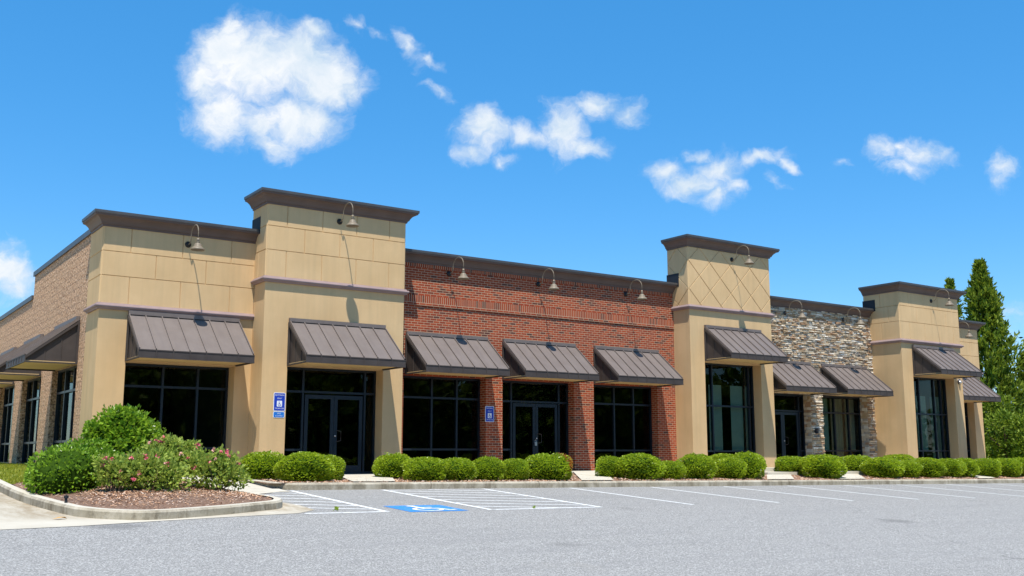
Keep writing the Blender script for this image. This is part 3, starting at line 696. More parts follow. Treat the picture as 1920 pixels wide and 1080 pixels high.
for i, (x, y, z, lb) in enumerate(LP):
    o = lamp if i == 0 else dup(lamp); o.location = (x, y-.02, z); o['label'] = lb

# ---------------------------------------------------------------- signs and small fittings
def text_mesh(txt, size, width, mat, parent, x, z, y):
    cu = bpy.data.curves.new('lettering', 'FONT'); cu.body = txt; cu.size = size; cu.align_x = 'CENTER'; cu.align_y = 'CENTER'
    t = bpy.data.objects.new('lettering', cu); col.objects.link(t)
    dg = bpy.context.evaluated_depsgraph_get(); me = bpy.data.meshes.new_from_object(t.evaluated_get(dg)); bpy.data.objects.remove(t)
    xs = [v.co.x for v in me.vertices]; k = width/(max(xs)-min(xs))
    for v in me.vertices: v.co = (v.co.x*k, 0, v.co.y)
    me.materials.clear(); me.materials.append(mat)
    o = bpy.data.objects.new('lettering', me); col.objects.link(o); o.parent = parent; o.location = (x, y, z); return o
def rrect(w, h, r, n=5):
    pts = []
    for cx_, cz, a0 in ((w/2-r,h/2-r,0),(-w/2+r,h/2-r,90),(-w/2+r,-h/2+r,180),(w/2-r,-h/2+r,270)):
        for i in range(n+1):
            a = R(a0+90*i/n); pts.append((cx_+r*math.cos(a), cz+r*math.sin(a)))
    return pts
def plate(w, h, r, y0, y1, name, mat, parent, z=0):
    m = MB(); p = rrect(w, h, r); k = len(p)
    m.raw([(a,y0,b+z) for a, b in p]+[(a,y1,b+z) for a, b in p], [tuple(range(k))[::-1]]+[(i,(i+1)%k,k+(i+1)%k,k+i) for i in range(k)]+[tuple(range(k,2*k))]); return m.build(name, mat, parent)
def sign(x, y, z, label):
    e = empty('accessible_parking_sign', (x,y,z), label, 'sign', 'blue accessible parking signs on the building front')
    plate(.31, .46, .03, -.006, 0, 'border', SIGNW, e); plate(.28, .43, .02, -.009, -.0062, 'panel', SIGNB, e)
    text_mesh('PERMIT PARKING', .05, .235, SIGNW, e, 0, .165, -.0105); text_mesh('ONLY', .045, .13, SIGNW, e, 0, .085, -.0105); text_mesh('TOW-AWAY ZONE', .05, .235, SIGNW, e, 0, -.165, -.0105)
    plate(.135, .145, .012, -.0105, -.0092, 'symbol_panel', SIGNW, e, -.045)
    m = MB(); wheelchair(lambda p: m.face([(-.06+.12*q.x, -.012-.00002*len(m.f), -.11+.13*q.y) for q in p])); m.build('wheelchair_symbol', SIGNB, e); return e
s = sign(9.705, -.772, 1.80, 'tall blue accessible parking sign on the tan stucco tower, beside the left double door')
sign(16.49, -.002, 1.665, 'blue accessible parking sign on the red brick pier')
e = empty('van_accessible_plaque', (9.70,-.772,1.485), 'small light blue plaque mounted directly below the sign on the stucco tower', 'sign')
plate(.30, .155, .03, -.006, 0, 'border', SIGNW, e); plate(.275, .13, .025, -.009, -.0062, 'panel', SIGNL, e)
text_mesh('VAN', .05, .09, SIGNW, e, 0, .025, -.0105); text_mesh('ACCESSIBLE', .035, .19, SIGNW, e, 0, -.03, -.0105)
e = empty('lockbox', (18.36,yB-.05,.82), 'small grey lockbox hanging from the handle of the middle brick shop door', 'lockbox')
m = MB(); m.box(-.04,.04,-.05,-.01,-.06,.05); m.build('case', SILVER, e)
m = MB(); m.tube([(-.025,-.03,.05),(-.025,-.03,.09),(0,-.03,.115),(.025,-.03,.09),(.025,-.03,.05)], .007, 8); m.build('shackle', SILVER, e)
e = empty('intercom_box', (31.02,-.06,1.35), 'small dark box mounted on the stacked stone pier', 'intercom')
m = MB(); m.box(-.06,.06,-.06,.06,-.10,.10); m.build('case', BLACK, e); m = MB(); m.box(-.045,.045,-.068,-.061,-.02,.07); m.build('cover', AWN2, e)
e = empty('security_light', (38.36,-1.39,3.40), 'small round grey flood light on the pier of the far right tower', 'flood light')
m = MB(); m.lathe((0,0,0), [(.0,.06),(.07,.055),(.10,.03),(.11,.0)], 18); o = m.build('housing', CAP, e, True); o.rotation_euler = (R(90),0,0)
m = MB(); m.lathe((0,-.04,-.04), [(.0,.07),(.05,.06),(.065,.0),(.06,-.05),(.0,-.06)], 16); m.build('lens', SILVER, e, True)
e = empty('sprinkler_head', (3.42,-8.02,P(3.42,-8.02)+.15), 'small black irrigation head poking out of the mulch by the curved kerb', 'sprinkler')
m = MB(); m.lathe((0,0,0), [(.022,-.05),(.022,.07),(.035,.07),(.035,.105),(.0,.105)], 14); m.build('body', BLACK, e); m = MB(); m.lathe((0,0,0), [(.012,.105),(.012,.125),(0,.126)], 10); m.build('nozzle', CAP, e)

# ---------------------------------------------------------------- plants
def leaf(m, p, n, ln, wd, rnd, mi=0, fold=.25):
    """one folded leaf of two faces, pointing along n with jitter"""
    d = (n + Vector((rnd.gauss(0,.42), rnd.gauss(0,.42), rnd.gauss(0,.42)))).normalized()
    s = d.cross(Vector((rnd.gauss(0,1), rnd.gauss(0,1), rnd.gauss(0,1))))
    if s.length < 1e-3: return
    s.normalize(); u = d.cross(s)
    a = p; b = p+d*ln; c1 = p+d*ln*.5+s*wd+u*wd*fold; c2 = p+d*ln*.5-s*wd+u*wd*fold
    n0 = len(m.v); m.v += [tuple(a), tuple(c1), tuple(b), tuple(c2)]; m.f += [(n0,n0+1,n0+2),(n0,n0+2,n0+3)]; m.m += [mi,mi]
def dome_mesh(seed, nleaf, ln=.045, wd=.013, lump=.10, orange=False, sq=.55, mats=None):
    """rounded clipped bush, radius 1 x height 1 (unit), leaves in real metres for radius r0"""
    rnd = random.Random(seed); m = MB(); ph = [(rnd.uniform(0,6.3), rnd.uniform(2,5), rnd.uniform(2,5)) for _ in range(5)]
    def rad(d):
        t = math.atan2(d.y, d.x); k = 1+sum(math.sin(a+t*b)*math.cos(c*d.z+a) for a, b, c in ph)*lump/3; return k
    def surf(d):
        z = .5+.5*d.z; h = math.sqrt(max(0, d.x*d.x+d.y*d.y)); k = rad(d)
        # squashed super-ellipsoid standing on the ground
        e = max(abs(d.z), h); kk = 1/((h**2.5+abs(d.z)**2.5)**(1/2.5))
        return Vector((d.x*k*kk*.5, d.y*k*kk*.5, .5+d.z*kk*k*.5))
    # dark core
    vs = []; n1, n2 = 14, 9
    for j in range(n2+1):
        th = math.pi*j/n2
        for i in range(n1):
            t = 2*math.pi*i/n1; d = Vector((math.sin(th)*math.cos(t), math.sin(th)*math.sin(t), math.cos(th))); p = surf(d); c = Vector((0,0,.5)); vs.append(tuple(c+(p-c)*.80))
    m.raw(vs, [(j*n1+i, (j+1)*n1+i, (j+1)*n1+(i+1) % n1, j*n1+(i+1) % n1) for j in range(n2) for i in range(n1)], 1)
    for i in range(nleaf):
        z = rnd.uniform(-.92, 1); t = rnd.uniform(0, 6.2832); h = math.sqrt(1-z*z); d = Vector((h*math.cos(t), h*math.sin(t), z)); p = surf(d)
        c = Vector((0,0,.5)); depth = 1-abs(rnd.gauss(0,.05))+.04*rnd.random()**5; p = c+(p-c)*depth
        mi = 0
        if orange and d.x > .35 and d.y < .75 and d.z > -.2 and rnd.random() < .75: mi = 2
        leaf(m, p, (d+Vector((0,0,.35))).normalized(), ln*rnd.uniform(.7,1.3), wd*rnd.uniform(.8,1.3), rnd, mi)
    return m
bush_label = [
 ('a',8.70,-2.50,1.01,0.64,'round green boxwood left of the stucco tower door, behind the bigger boxwood'),
 ('b',9.18,-3.72,1.11,0.67,'big round green boxwood in front of the left double door, first along the kerb'),
 ('bb',9.98,-3.1,.66,.60,'small boxwood peeking out right behind the big bush at the left double door'),
 ('c',12.05,-2.50,0.96,0.61,'round green boxwood just right of the left double door, under the tower pier'),
 ('d',12.21,-3.72,0.95,0.58,'round boxwood at the kerb right of the first concrete path'),
 ('e',13.09,-3.72,0.87,0.57,'boxwood in front of the brick shop window, second right of the first path'),
 ('f',13.99,-3.72,0.78,0.59,'boxwood below the sign on the brick pier, leaning on its smaller neighbour'),
 ('g',14.78,-3.72,0.64,0.56,'smallest boxwood of the row before the brick wall, left of the orange tinged one'),
 ('h',15.86,-3.72,1.18,0.68,'large boxwood with orange tinged new leaves before the middle brick shop door'),
 ('i',18.43,-3.10,0.71,0.60,'small round boxwood just right of the second concrete path'),
 ('j',18.95,-3.72,1.22,0.72,'largest boxwood before the right brick window, right of the second path'),
 ('k',20.08,-3.72,0.78,0.53,'low boxwood before the right brick pier, between two bigger ones'),
 ('l',21.13,-3.72,0.94,0.71,'round boxwood before the left edge of the diamond patterned tower'),
 ('m',23.53,-2.50,0.96,0.66,'boxwood standing close to the tall window of the diamond patterned tower, behind the front row'),
 ('n',22.45,-3.72,0.94,0.62,'boxwood at the kerb before the tall window of the diamond patterned tower'),
 ('o',23.23,-3.72,1.01,0.78,'last boxwood before the steps at the diamond patterned tower'),
 ('p',26.70,-2.50,1.03,0.59,'boxwood right of the first steps, before the stone shop door'),
 ('q',26.67,-3.72,1.25,0.74,'big boxwood bulging over the kerb between the two flights of steps'),
 ('r',29.97,-2.50,1.03,0.62,'boxwood right of the second steps, before the curtained window'),
 ('s',29.77,-3.72,1.04,0.68,'boxwood at the kerb right of the second steps'),
 ('t',32.42,-2.50,1.15,0.67,'wide boxwood against the left side of the far right tower, behind the front row'),
 ('u',31.00,-3.72,0.83,0.58,'small boxwood at the kerb before the left face of the far right tower'),
 ('v',32.26,-3.72,0.93,0.68,'boxwood at the kerb before the corner of the far right tower'),
 ('w',33.52,-3.72,0.89,0.66,'boxwood at the kerb before the tall window of the far right tower'),
 ('x',34.47,-3.72,0.78,0.67,'boxwood at the kerb left of the last path'),
 ('y',35.86,-3.72,0.94,0.68,'boxwood just right of the last path at the right end of the building'),
 ('z',37.19,-3.72,0.94,0.69,'boxwood second from the right edge of the photo'),
 ('zz',38.45,-3.72,0.91,0.71,'boxwood at the right edge of the photo')]
BG = 'clipped boxwood bushes along the kerb bed'
protos = []
for k in range(4):
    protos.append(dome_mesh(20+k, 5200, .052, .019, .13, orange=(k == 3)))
done = {}
for i, (key, x, y, w, h, lb) in enumerate(bush_label):
    k = 3 if key == 'h' else i % 3
    z = bed(x, y)-.05
    if k not in done:
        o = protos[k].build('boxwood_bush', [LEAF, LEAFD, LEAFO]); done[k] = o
    else:
        o = done[k].copy(); col.objects.link(o)
    o.location = (x, y, z); ww = w*(1.06 if x < 28 else 1.2); o.scale = (ww, ww*(.92+.16*((i*7) % 5)/4), h*1.0); o.rotation_euler = (0, 0, 0 if k == 3 else (i*2.39) % 6.28); tag(o, lb, 'bush', BG)
# hedge mass on the left of the island
def clump(name, seed, blobs, nleaf, mats, ln, wd, label, cat, stems=None, flowers=0, up=.3, core=.8, shell=.08, group=None, base=(0,0,0)):
    rnd = random.Random(seed); e = empty(name, base, label, cat, group); m = MB(); tot = sum(b[3]*b[3]*b[4]**.5 for b in blobs)
    b0 = Vector(base)
    for (x, y, z, r, zs) in blobs:
        c = Vector((x,y,z))-b0
        if core > 0:
            vs = []; n1, n2 = 12, 7
            for j in range(n2+1):
                th = math.pi*j/n2
                for i in range(n1):
                    t = 2*math.pi*i/n1; k = r*core*(1+.12*math.sin(3*t+seed)*math.sin(2*th)); vs.append((c.x+k*math.sin(th)*math.cos(t), c.y+k*math.sin(th)*math.sin(t), c.z+k*zs*math.cos(th)))
            m.raw(vs, [(j*n1+i, (j+1)*n1+i, (j+1)*n1+(i+1) % n1, j*n1+(i+1) % n1) for j in range(n2) for i in range(n1)], 1)
        for i in range(int(nleaf*r*r*zs**.5/tot)):
            z1 = rnd.uniform(-1,1); t = rnd.uniform(0,6.2832); h = math.sqrt(1-z1*z1); d = Vector((h*math.cos(t), h*math.sin(t), z1))
            k = r*(1+.12*math.sin(5*t+seed)*math.sin(4*z1+seed)-abs(rnd.gauss(0,shell))+rnd.random()**6*shell*1.5)
            p = c+Vector((d.x*k, d.y*k, d.z*k*zs))
            leaf(m, p, (d+Vector((0,0,up))).normalized(), ln*rnd.uniform(.65,1.35), wd*rnd.uniform(.8,1.25), rnd)
    m.build('foliage', mats, e)
    if stems:
        s = MB()
        for a, b, r in stems:
            a = Vector(a)-b0; b = Vector(b)-b0; mid = (a+b)/2+Vector((rnd.uniform(-.05,.05), rnd.uniform(-.05,.05), 0)); s.tube([a, mid, b], [r, r*.8, r*.5], 6)
        s.build('stem', TWIG, e)
    return e, m
def zi(x, y): return P(x, y)+.22
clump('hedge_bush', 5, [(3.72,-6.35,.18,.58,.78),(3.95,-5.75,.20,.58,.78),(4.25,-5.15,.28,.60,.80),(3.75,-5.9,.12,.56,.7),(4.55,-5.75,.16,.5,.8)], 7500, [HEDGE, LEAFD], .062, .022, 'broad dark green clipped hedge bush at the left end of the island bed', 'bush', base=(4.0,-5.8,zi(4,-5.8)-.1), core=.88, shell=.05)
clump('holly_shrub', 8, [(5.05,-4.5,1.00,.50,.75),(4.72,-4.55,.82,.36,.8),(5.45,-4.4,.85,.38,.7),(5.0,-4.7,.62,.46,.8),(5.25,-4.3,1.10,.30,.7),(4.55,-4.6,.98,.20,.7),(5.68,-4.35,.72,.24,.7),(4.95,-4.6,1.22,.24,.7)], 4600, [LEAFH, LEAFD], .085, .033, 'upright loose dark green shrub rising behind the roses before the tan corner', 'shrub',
      stems=[((5.0,-4.5,zi(5,-4.5)-.15),(4.9,-4.55,.7),.025),((5.02,-4.5,zi(5,-4.5)-.15),(5.3,-4.4,.75),.02),((4.96,-4.52,zi(5,-4.5)-.15),(4.65,-4.6,.6),.015)], base=(5.0,-4.5,zi(5,-4.5)-.15), core=.62, shell=.18)
ROSES = [
 (3, [(4.32,-7.15,.22,.25,.80),(4.52,-7.05,.30,.22,.8),(4.15,-7.1,.38,.14,.8)], 1000, (4.28,-7.2), 9, 'small spindly rose bush with bare stems at the left of the roses'),
 (4, [(4.90,-7.0,.22,.36,.80),(5.25,-7.0,.16,.34,.75),(4.75,-6.8,.36,.24,.7),(5.12,-6.75,.44,.24,.7),(4.6,-7.1,.10,.2,.7)], 2300, (5.0,-7.0), 24, 'wide leafy rose bush with pink blooms in the middle of the island bed'),
 (6, [(5.45,-6.35,.38,.36,.85),(5.25,-6.3,.58,.22,.8),(5.72,-6.3,.50,.25,.8),(5.42,-6.4,.70,.17,.8),(5.85,-6.3,.62,.15,.8)], 2300, (5.5,-6.35), 17, 'tallest rose bush with scattered pink buds on top, behind the middle one'),
 (9, [(6.05,-6.85,.20,.34,.80),(6.32,-6.75,.32,.28,.8),(5.85,-6.7,.36,.24,.8),(6.48,-6.9,.08,.22,.7),(6.2,-6.8,.50,.15,.8)], 2200, (6.2,-6.85), 15, 'rose bush at the right end of the island bed with orange pink blooms')]
for seed, blobs, nl, (bx, by), nf, lb in ROSES:
    bz = zi(bx, by)-.08; rnd = random.Random(seed*7); stems = []
    for i in range(11):
        x, y, z, r, zs = rnd.choice(blobs); stems.append(((bx+rnd.uniform(-.06,.06), by+rnd.uniform(-.06,.06), bz), (x+rnd.uniform(-r,r)*.6, y+rnd.uniform(-r,r)*.6, z+rnd.uniform(-.1,.5)*r), .011))
    e, _ = clump('rose_bush', seed, blobs, nl, [LEAFR, LEAFD], .072, .027, lb, 'rose bush', stems, group='rose bushes on the island bed', base=(bx,by,bz), core=.34, shell=.34, up=.45)
    for i in range(nf):
        x, y, z, r, zs = rnd.choice(blobs); a = rnd.uniform(2.6,6.0); el = rnd.uniform(-.05,1.2)
        p = Vector((x+r*math.cos(a)*math.cos(el)*1.02, y+r*math.sin(a)*math.cos(el)*1.02, z+r*zs*math.sin(el)*1.05))
        m = MB(); s = rnd.uniform(.024,.05)
        for k in range(9):
            d = Vector((rnd.gauss(0,1), rnd.gauss(0,1)-.3, rnd.gauss(.5,.7))).normalized(); leaf(m, Vector((0,0,0)), d, s*1.3, s*.55, rnd)
        m.build('flower', PINK if rnd.random() < .6 else PALE, e, loc=tuple(p-Vector((bx,by,bz))))
# small weeds on the asphalt, a fallen leaf
for i, (x, y, s, lb) in enumerate(((7.66,-8.62,.055,'small green weed growing out of the left hatched aisle'),(11.6,-8.97,.04,'tiny weed on the near line of the wide hatched aisle'))):
    m = MB(); rnd = random.Random(i)
    for k in range(60): leaf(m, Vector((rnd.gauss(0,s*.3), rnd.gauss(0,s*.3), rnd.uniform(0,s))), Vector((0,0,1)), s*.7, s*.14, rnd)
    tag(m.build('weed', LEAF, loc=(x, y, P(x, y))), lb, 'weed')
m = MB(); m.raw([(-.09,0,.0),(-.02,-.05,.015),(.08,-.02,.03),(.12,.02,.0),(.03,.05,.02),(0,0,.03)], [(0,1,5),(1,2,5),(2,3,5),(3,4,5),(4,0,5)]); tag(m.build('fallen_leaf', plain('dry_leaf', (.55,.30,.08), .8), loc=(3.15,-8.95,P(3.15,-8.95)+.012)), 'dry orange leaf lying on the pale drive by the kerb', 'leaf')
# extra young shoots beside the third bush
m = MB(); rnd = random.Random(44); 
for s in range(7):
    a = rnd.uniform(0,6.3); 
    for k in range(14):
        t = k/14; p = Vector((math.cos(a)*.15*t, math.sin(a)*.15*t, .15+.55*t*(.7+.3*rnd.random()))); leaf(m, p, Vector((math.cos(a+k*2.4), math.sin(a+k*2.4), .6)).normalized(), .06, .018, rnd)
tag(m.build('shrub_shoots', LEAFR, loc=(12.05,-2.35,bed(12.05,-2.35))), 'loose upright leafy shoots beside the boxwood right of the left door', 'shrub')

# ---------------------------------------------------------------- trees
def conifer(x, y, zb, H, rmax, seed, label, dens=1., shape=1.0, group='conifers beyond the right end of the building'):
    rnd = random.Random(seed); e = empty('conifer_tree', (x,y,zb), label, 'tree', group)
    t = MB(); t.tube([(0,0,0),(0.03,0,H*.5),(0,0.02,H*.97)], [H*.018+.05, H*.011+.02, .015], 8); t.build('trunk', BARK, e)
    m = MB(); nb = int(260*dens)
    def tuft(p, d, L, n):
        for k in range(n):
            q = p+d*L*rnd.random()+Vector((rnd.gauss(0,L*.15), rnd.gauss(0,L*.15), rnd.gauss(0,L*.15)))
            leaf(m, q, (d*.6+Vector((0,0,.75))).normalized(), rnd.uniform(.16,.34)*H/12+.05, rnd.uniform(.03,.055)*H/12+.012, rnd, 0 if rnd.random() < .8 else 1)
    for i in range(nb):
        f = (i+rnd.random())/nb; f = f**.92; z = H*(.02+.97*f); env = rmax*((1-f)**.95*1.08+.015)*(.74+.26*math.sin(f*11+seed)**2)*shape
        a = i*2.399+rnd.uniform(-.4,.4); L = env*rnd.uniform(.70,1.18); rise = .25+.5*f
        b = Vector((math.cos(a), math.sin(a), rise)).normalized(); p0 = Vector((0,0,z-.25*L))
        for s in range(4):
            u = .30+.72*s/3; tuft(p0+b*L*u, b, L*.28+.12, 13 if s else 7)
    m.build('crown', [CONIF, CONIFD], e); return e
conifer(53.2, 6.0, -.3, 11.35, 2.65, 2, 'tallest pointed green conifer just right of the last tan unit', 1.9)
conifer(56.6, 10.0, -.2, 11.1, 2.1, 5, 'conifer whose tip shows above the far right tower', .6)
conifer(54.6, 4.6, -.4, 6.3, 2.0, 7, 'conifer cut off by the right edge of the photo', .9)
conifer(54.6, 7.5, -.3, 5.5, 1.6, 9, 'short conifer between the tallest one and the right edge', .6)
def bushy(x, y, zb, H, r, seed, label):
    rnd = random.Random(seed); e = empty('bushy_tree', (x,y,zb), label, 'tree', 'low leafy trees under the conifers')
    t = MB(); t.tube([(0,0,0),(.05,0,H*.4),(0,.05,H*.75)], [.10,.07,.03], 8)
    for k in range(5):
        a = k*1.26; t.tube([(0,0,H*.25+.1*k),(math.cos(a)*r*.5,math.sin(a)*r*.5,H*.5+.1*k)], [.05,.02], 6)
    t.build('trunk', BARK, e); m = MB()
    for c in range(26):
        a = rnd.uniform(0,6.3); zz = rnd.uniform(.12,.9); rr = r*math.sqrt(rnd.random())*(1.05-abs(zz-.4)); c0 = Vector((math.cos(a)*rr, math.sin(a)*rr, H*zz)); cr = r*rnd.uniform(.22,.38)
        for k in range(170):
            d = Vector((rnd.gauss(0,1), rnd.gauss(0,1), rnd.gauss(0,1))).normalized(); leaf(m, c0+d*cr*rnd.uniform(.5,1.05), (d+Vector((0,0,.6))).normalized(), rnd.uniform(.13,.24), rnd.uniform(.028,.05), rnd, 0 if rnd.random() < .82 else 1)
    m.build('crown', [SHADEG, CONIFD], e)
bushy(48.3, 2.5, -.4, 3.0, 1.5, 31, 'low leafy tree right beside the last tan pier')
bushy(50.2, 2.0, -.4, 2.9, 1.5, 32, 'rounded leafy tree below the tallest conifer')
bushy(50.9, 4.5, -.4, 4.1, 1.5, 33, 'leafy tree left of the right edge, as high as the low awning')
bushy(52.3, 2.0, -.5, 2.6, 1.4, 34, 'low leafy tree at the right edge of the photo')
bushy(47.0, 5.0, -.4, 3.6, 1.5, 35, 'leafy tree half hidden behind the last tan unit')
# tree belt across the lot (seen only as dark green reflections in the glass)
m = MB(); rnd = random.Random(77)
def belt(x0, y0, x1, y1, n, H):
    for i in range(n):
        t = rnd.random(); cx_ = x0+(x1-x0)*t; cy_ = y0+(y1-y0)*t+rnd.uniform(-3,3); hh = H*rnd.uniform(.55,1.15); zz = rnd.random()
        r = rnd.uniform(1.2,2.4); c0 = Vector((cx_+rnd.uniform(-2,2), cy_, -3+hh*zz))
        for k in range(24):
            d = Vector((rnd.gauss(0,1), rnd.gauss(0,1), rnd.gauss(0,1))).normalized(); leaf(m, c0+d*r, (d+Vector((0,0,.3))).normalized(), 1.3, .42, rnd, 0 if rnd.random() < .6 else 1)
belt(-30, -72, 140, -72, 1000, 14); belt(-60, -50, -60, 110, 560, 13)
def masses(x0, y0, x1, y1, n, H):
    for i in range(n):
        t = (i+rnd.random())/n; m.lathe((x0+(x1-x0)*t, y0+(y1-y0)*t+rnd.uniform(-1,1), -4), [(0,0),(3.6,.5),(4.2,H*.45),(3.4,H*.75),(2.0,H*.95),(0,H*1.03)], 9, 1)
masses(-34, -75, 144, -75, 44, 12); masses(-63, -54, -63, 114, 44, 12); masses(-33, -78, 144, -78, 40, 15); masses(-66, -54, -66, 114, 40, 14)  # unseen solid lumps added so no sky gaps reflect in the glass
tag(m.build('woods', [CONIF, CONIFD]), 'belt of dark green woods beyond the far side of the lot, with unseen dark lumps added behind', 'woods', kind='stuff')

# ---------------------------------------------------------------- light and sky
SUN = Vector((-.56, -1.0, 2.62)).normalized()
el = math.asin(SUN.z); az = math.atan2(SUN.x, SUN.y)
L = bpy.data.lights.new('sun', 'SUN'); L.energy = 4.6; L.angle = R(.53); L.color = (1., .955, .88)
so_ = bpy.data.objects.new('sun', L); col.objects.link(so_); so_.rotation_euler = SUN.to_track_quat('Z', 'Y').to_euler()
W = bpy.data.worlds.new('World'); scene.world = W; W.use_nodes = True; nt = W.node_tree; N_ = nt.nodes; Lk = nt.links
bg = N_['Background']; sky = N_.new('ShaderNodeTexSky'); sky.sky_type = 'NISHITA'; sky.sun_disc = False; sky.sun_elevation = el; sky.sun_rotation = az % (2*math.pi); sky.altitude = 200; sky.air_density = 1.; sky.dust_density = .12; sky.ozone_density = 3.
hs = N_.new('ShaderNodeHueSaturation'); hs.inputs['Saturation'].default_value = 1.38; hs.inputs['Value'].default_value = 1.; hs.inputs['Hue'].default_value = .499; Lk.new(sky.outputs[0], hs.inputs['Color'])
def vm(op, a, b=None):
    x = N_.new('ShaderNodeVectorMath'); x.operation = op
    for i, v in enumerate((a, b)):
        if v is None: continue
        if isinstance(v, bpy.types.NodeSocket): Lk.new(v, x.inputs[i])
        else: x.inputs[i].default_value = v
    return x
def mt(op, a, b=0., c=0., clamp=False):
    x = N_.new('ShaderNodeMath'); x.operation = op; x.use_clamp = clamp
    for i, v in enumerate((a, b, c)):
        if isinstance(v, bpy.types.NodeSocket): Lk.new(v, x.inputs[i])
        else: x.inputs[i].default_value = v
    return x.outputs[0]
F0 = 1904.; pit, yaw = R(9.21), R(34.67)
fw = Vector((math.sin(yaw)*math.cos(pit), math.cos(yaw)*math.cos(pit), math.sin(pit))); rt = Vector((math.cos(yaw), -math.sin(yaw), 0)); up = rt.cross(fw)
dirv = N_.new('ShaderNodeTexCoord').outputs['Generated']
# cloud field in a plane of the sky facing the building (fixed compass direction)
df = mt('MAXIMUM', vm('DOT_PRODUCT', dirv, tuple(fw)).outputs['Value'], .05)
u = mt('DIVIDE', vm('DOT_PRODUCT', dirv, tuple(rt)).outputs['Value'], df); v = mt('DIVIDE', vm('DOT_PRODUCT', dirv, tuple(up)).outputs['Value'], df)
cb = N_.new('ShaderNodeCombineXYZ'); Lk.new(u, cb.inputs[0]); Lk.new(v, cb.inputs[1]); uv = cb.outputs[0]
def wn(scale, detail, rough, vec, dist=0.):
    x = N_.new('ShaderNodeTexNoise'); x.inputs['Scale'].default_value = scale; x.inputs['Detail'].default_value = detail; x.inputs['Roughness'].default_value = rough; x.inputs['Distortion'].default_value = dist; Lk.new(vec, x.inputs['Vector']); return x
warp = wn(14, 3, .55, uv); wv = vm('MULTIPLY', vm('SUBTRACT', warp.outputs['Color'], (.5,.5,.5)).outputs[0], (.035,.035,0)); uvw = vm('ADD', uv, wv.outputs[0]).outputs[0]
warp2 = wn(55, 3, .6, uv); wv2 = vm('MULTIPLY', vm('SUBTRACT', warp2.outputs['Color'], (.5,.5,.5)).outputs[0], (.016,.016,0)); uvw = vm('ADD', uvw, wv2.outputs[0]).outputs[0]
BL = [  # azimuth/height of each puff on that plane, half axes, tilt, weight
 (480,120,110,90,0,1.0),(560,120,110,75,0,1.05),(610,150,85,70,0,1.0),(430,90,70,60,0,1.0),(435,45,26,36,0,.85),(385,150,52,70,0,.8),(420,215,85,65,0,.80),(560,215,95,66,0,.92),(490,225,80,50,0,.82),(505,265,80,34,25,.72),(372,235,40,36,0,.40),(655,165,36,42,0,.72),(600,225,60,55,0,.8),(590,60,40,24,20,.8),
 (770,85,22,52,-32,.62),(805,112,32,13,28,.55),(668,48,26,15,20,.5),(715,58,30,12,10,.42),(828,172,42,13,28,.52),
 (905,245,62,44,0,.92),(880,285,42,28,0,.72),(985,255,60,30,0,.72),(1055,240,52,62,0,.9),(1095,275,58,28,12,.8),(1120,195,70,30,0,.75),(1180,205,36,32,0,.62),(945,300,36,16,0,.5),
 (1255,325,50,30,22,.75),(1300,350,56,34,0,.85),(1335,370,40,32,0,.7),(1345,320,66,34,-8,.78),(1310,300,26,22,0,.7),(1425,300,62,20,-12,.75),(1475,312,34,16,20,.6),(1450,345,30,14,30,.5),(1375,345,34,30,0,.6),
 (1655,275,42,30,0,.66),(1735,285,62,34,10,.74),(1690,262,30,16,0,.6),(1700,310,60,22,10,.5),(1577,296,16,14,0,.34),(1872,312,36,34,20,.62),(1868,335,26,22,0,.5),
 (15,510,62,36,15,.95),(30,545,60,30,0,.72),(-20,500,60,50,0,.9),(1890,600,90,34,-6,.36),(1880,655,80,40,0,.36)]
acc = None
for (px, py, rx, ry, tilt, wgt) in BL:
    c = ((px-960)/F0, (540-py)/F0, 0); d = vm('SUBTRACT', uvw, c).outputs[0]
    if tilt:
        r_ = N_.new('ShaderNodeVectorRotate'); r_.rotation_type = 'Z_AXIS'; Lk.new(d, r_.inputs['Vector']); r_.inputs['Angle'].default_value = R(tilt); d = r_.outputs[0]
    d = vm('LENGTH', vm('MULTIPLY', d, (F0/rx, F0/ry, 0)).outputs[0]).outputs['Value']
    g = mt('MULTIPLY', mt('SUBTRACT', 1.3, d), wgt)
    acc = g if acc is None else mt('SMOOTH_MAX', acc, g, .12)
fb = wn(30, 10, .62, uvw, .4).outputs['Fac']; fb2 = wn(9, 6, .6, uvw).outputs['Fac']; wisp = wn(75, 8, .68, vm('MULTIPLY', uvw, (1.,1.5,1.)).outputs[0], .8).outputs['Fac']
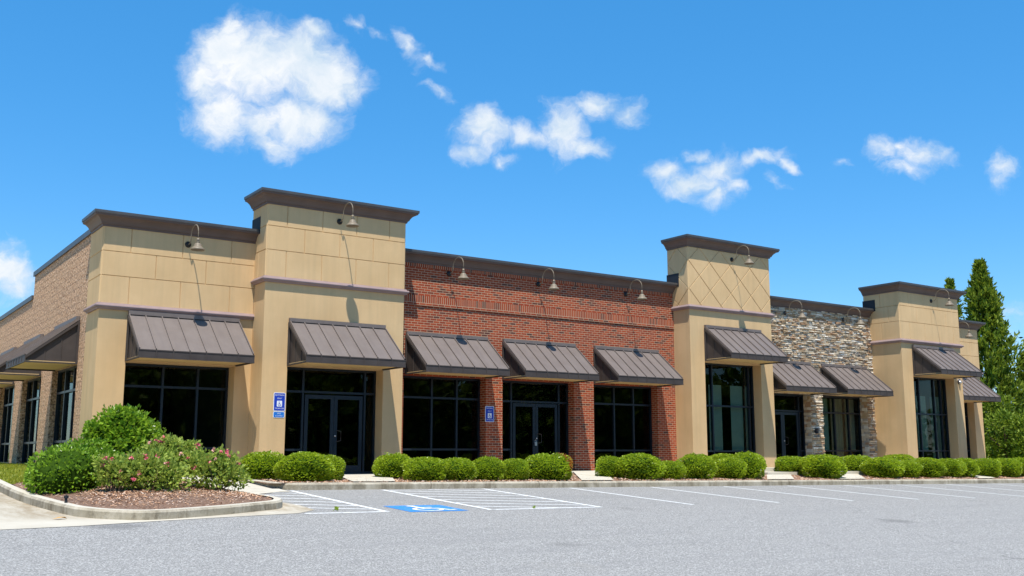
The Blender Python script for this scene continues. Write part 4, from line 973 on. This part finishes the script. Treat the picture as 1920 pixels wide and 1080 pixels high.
dens = mt('ADD', acc, mt('MULTIPLY', mt('SUBTRACT', fb, .5), 1.0)); dens = mt('ADD', dens, mt('MULTIPLY', mt('SUBTRACT', wisp, .5), .42))
mr = N_.new('ShaderNodeMapRange'); mr.interpolation_type = 'SMOOTHSTEP'; mr.inputs['From Min'].default_value = .14; mr.inputs['From Max'].default_value = 1.02; Lk.new(dens, mr.inputs['Value']); alpha = mr.outputs[0]
alpha = mt('MULTIPLY', alpha, mt('GREATER_THAN', vm('DOT_PRODUCT', dirv, tuple(fw)).outputs['Value'], .1))
# thicker parts whiter, hollows a little blue-grey
sh = N_.new('ShaderNodeMapRange'); sh.inputs['From Min'].default_value = .38; sh.inputs['From Max'].default_value = .62; Lk.new(mt('ADD', mt('MULTIPLY', fb2, .6), mt('MULTIPLY', fb, .4)), sh.inputs['Value'])
cm = N_.new('ShaderNodeMix'); cm.data_type = 'RGBA'; Lk.new(sh.outputs[0], cm.inputs[0]); cm.inputs[6].default_value = (3.0,3.75,4.5,1); cm.inputs[7].default_value = (5.0,5.05,5.1,1)
mx = N_.new('ShaderNodeMix'); mx.data_type = 'RGBA'; Lk.new(mt('MULTIPLY', alpha, .97), mx.inputs[0]); ev = N_.new('ShaderNodeMix'); ev.data_type = 'RGBA'; ev.inputs[0].default_value = .42; Lk.new(hs.outputs[0], ev.inputs[6]); ev.inputs[7].default_value = (.46,1.98,4.25,1); Lk.new(ev.outputs[2], mx.inputs[6]); Lk.new(cm.outputs[2], mx.inputs[7])
Lk.new(mx.outputs[2], bg.inputs['Color']); bg.inputs['Strength'].default_value = .149

# ---------------------------------------------------------------- camera
cam = bpy.data.cameras.new('camera'); co = bpy.data.objects.new('camera', cam); col.objects.link(co)
cam.sensor_width = 36; cam.lens = 36*F0/1920; cam.clip_end = 2000; cam.clip_start = .1
co.location = (0, -25, .55); co.rotation_euler = Matrix((rt, up, -fw)).transposed().to_euler()
scene.camera = co
scene.view_settings.view_transform = 'Standard'; scene.view_settings.look = 'None'; scene.view_settings.exposure = .45; scene.view_settings.gamma = 1
scene.cycles.max_bounces = 8; scene.cycles.transparent_max_bounces = 12
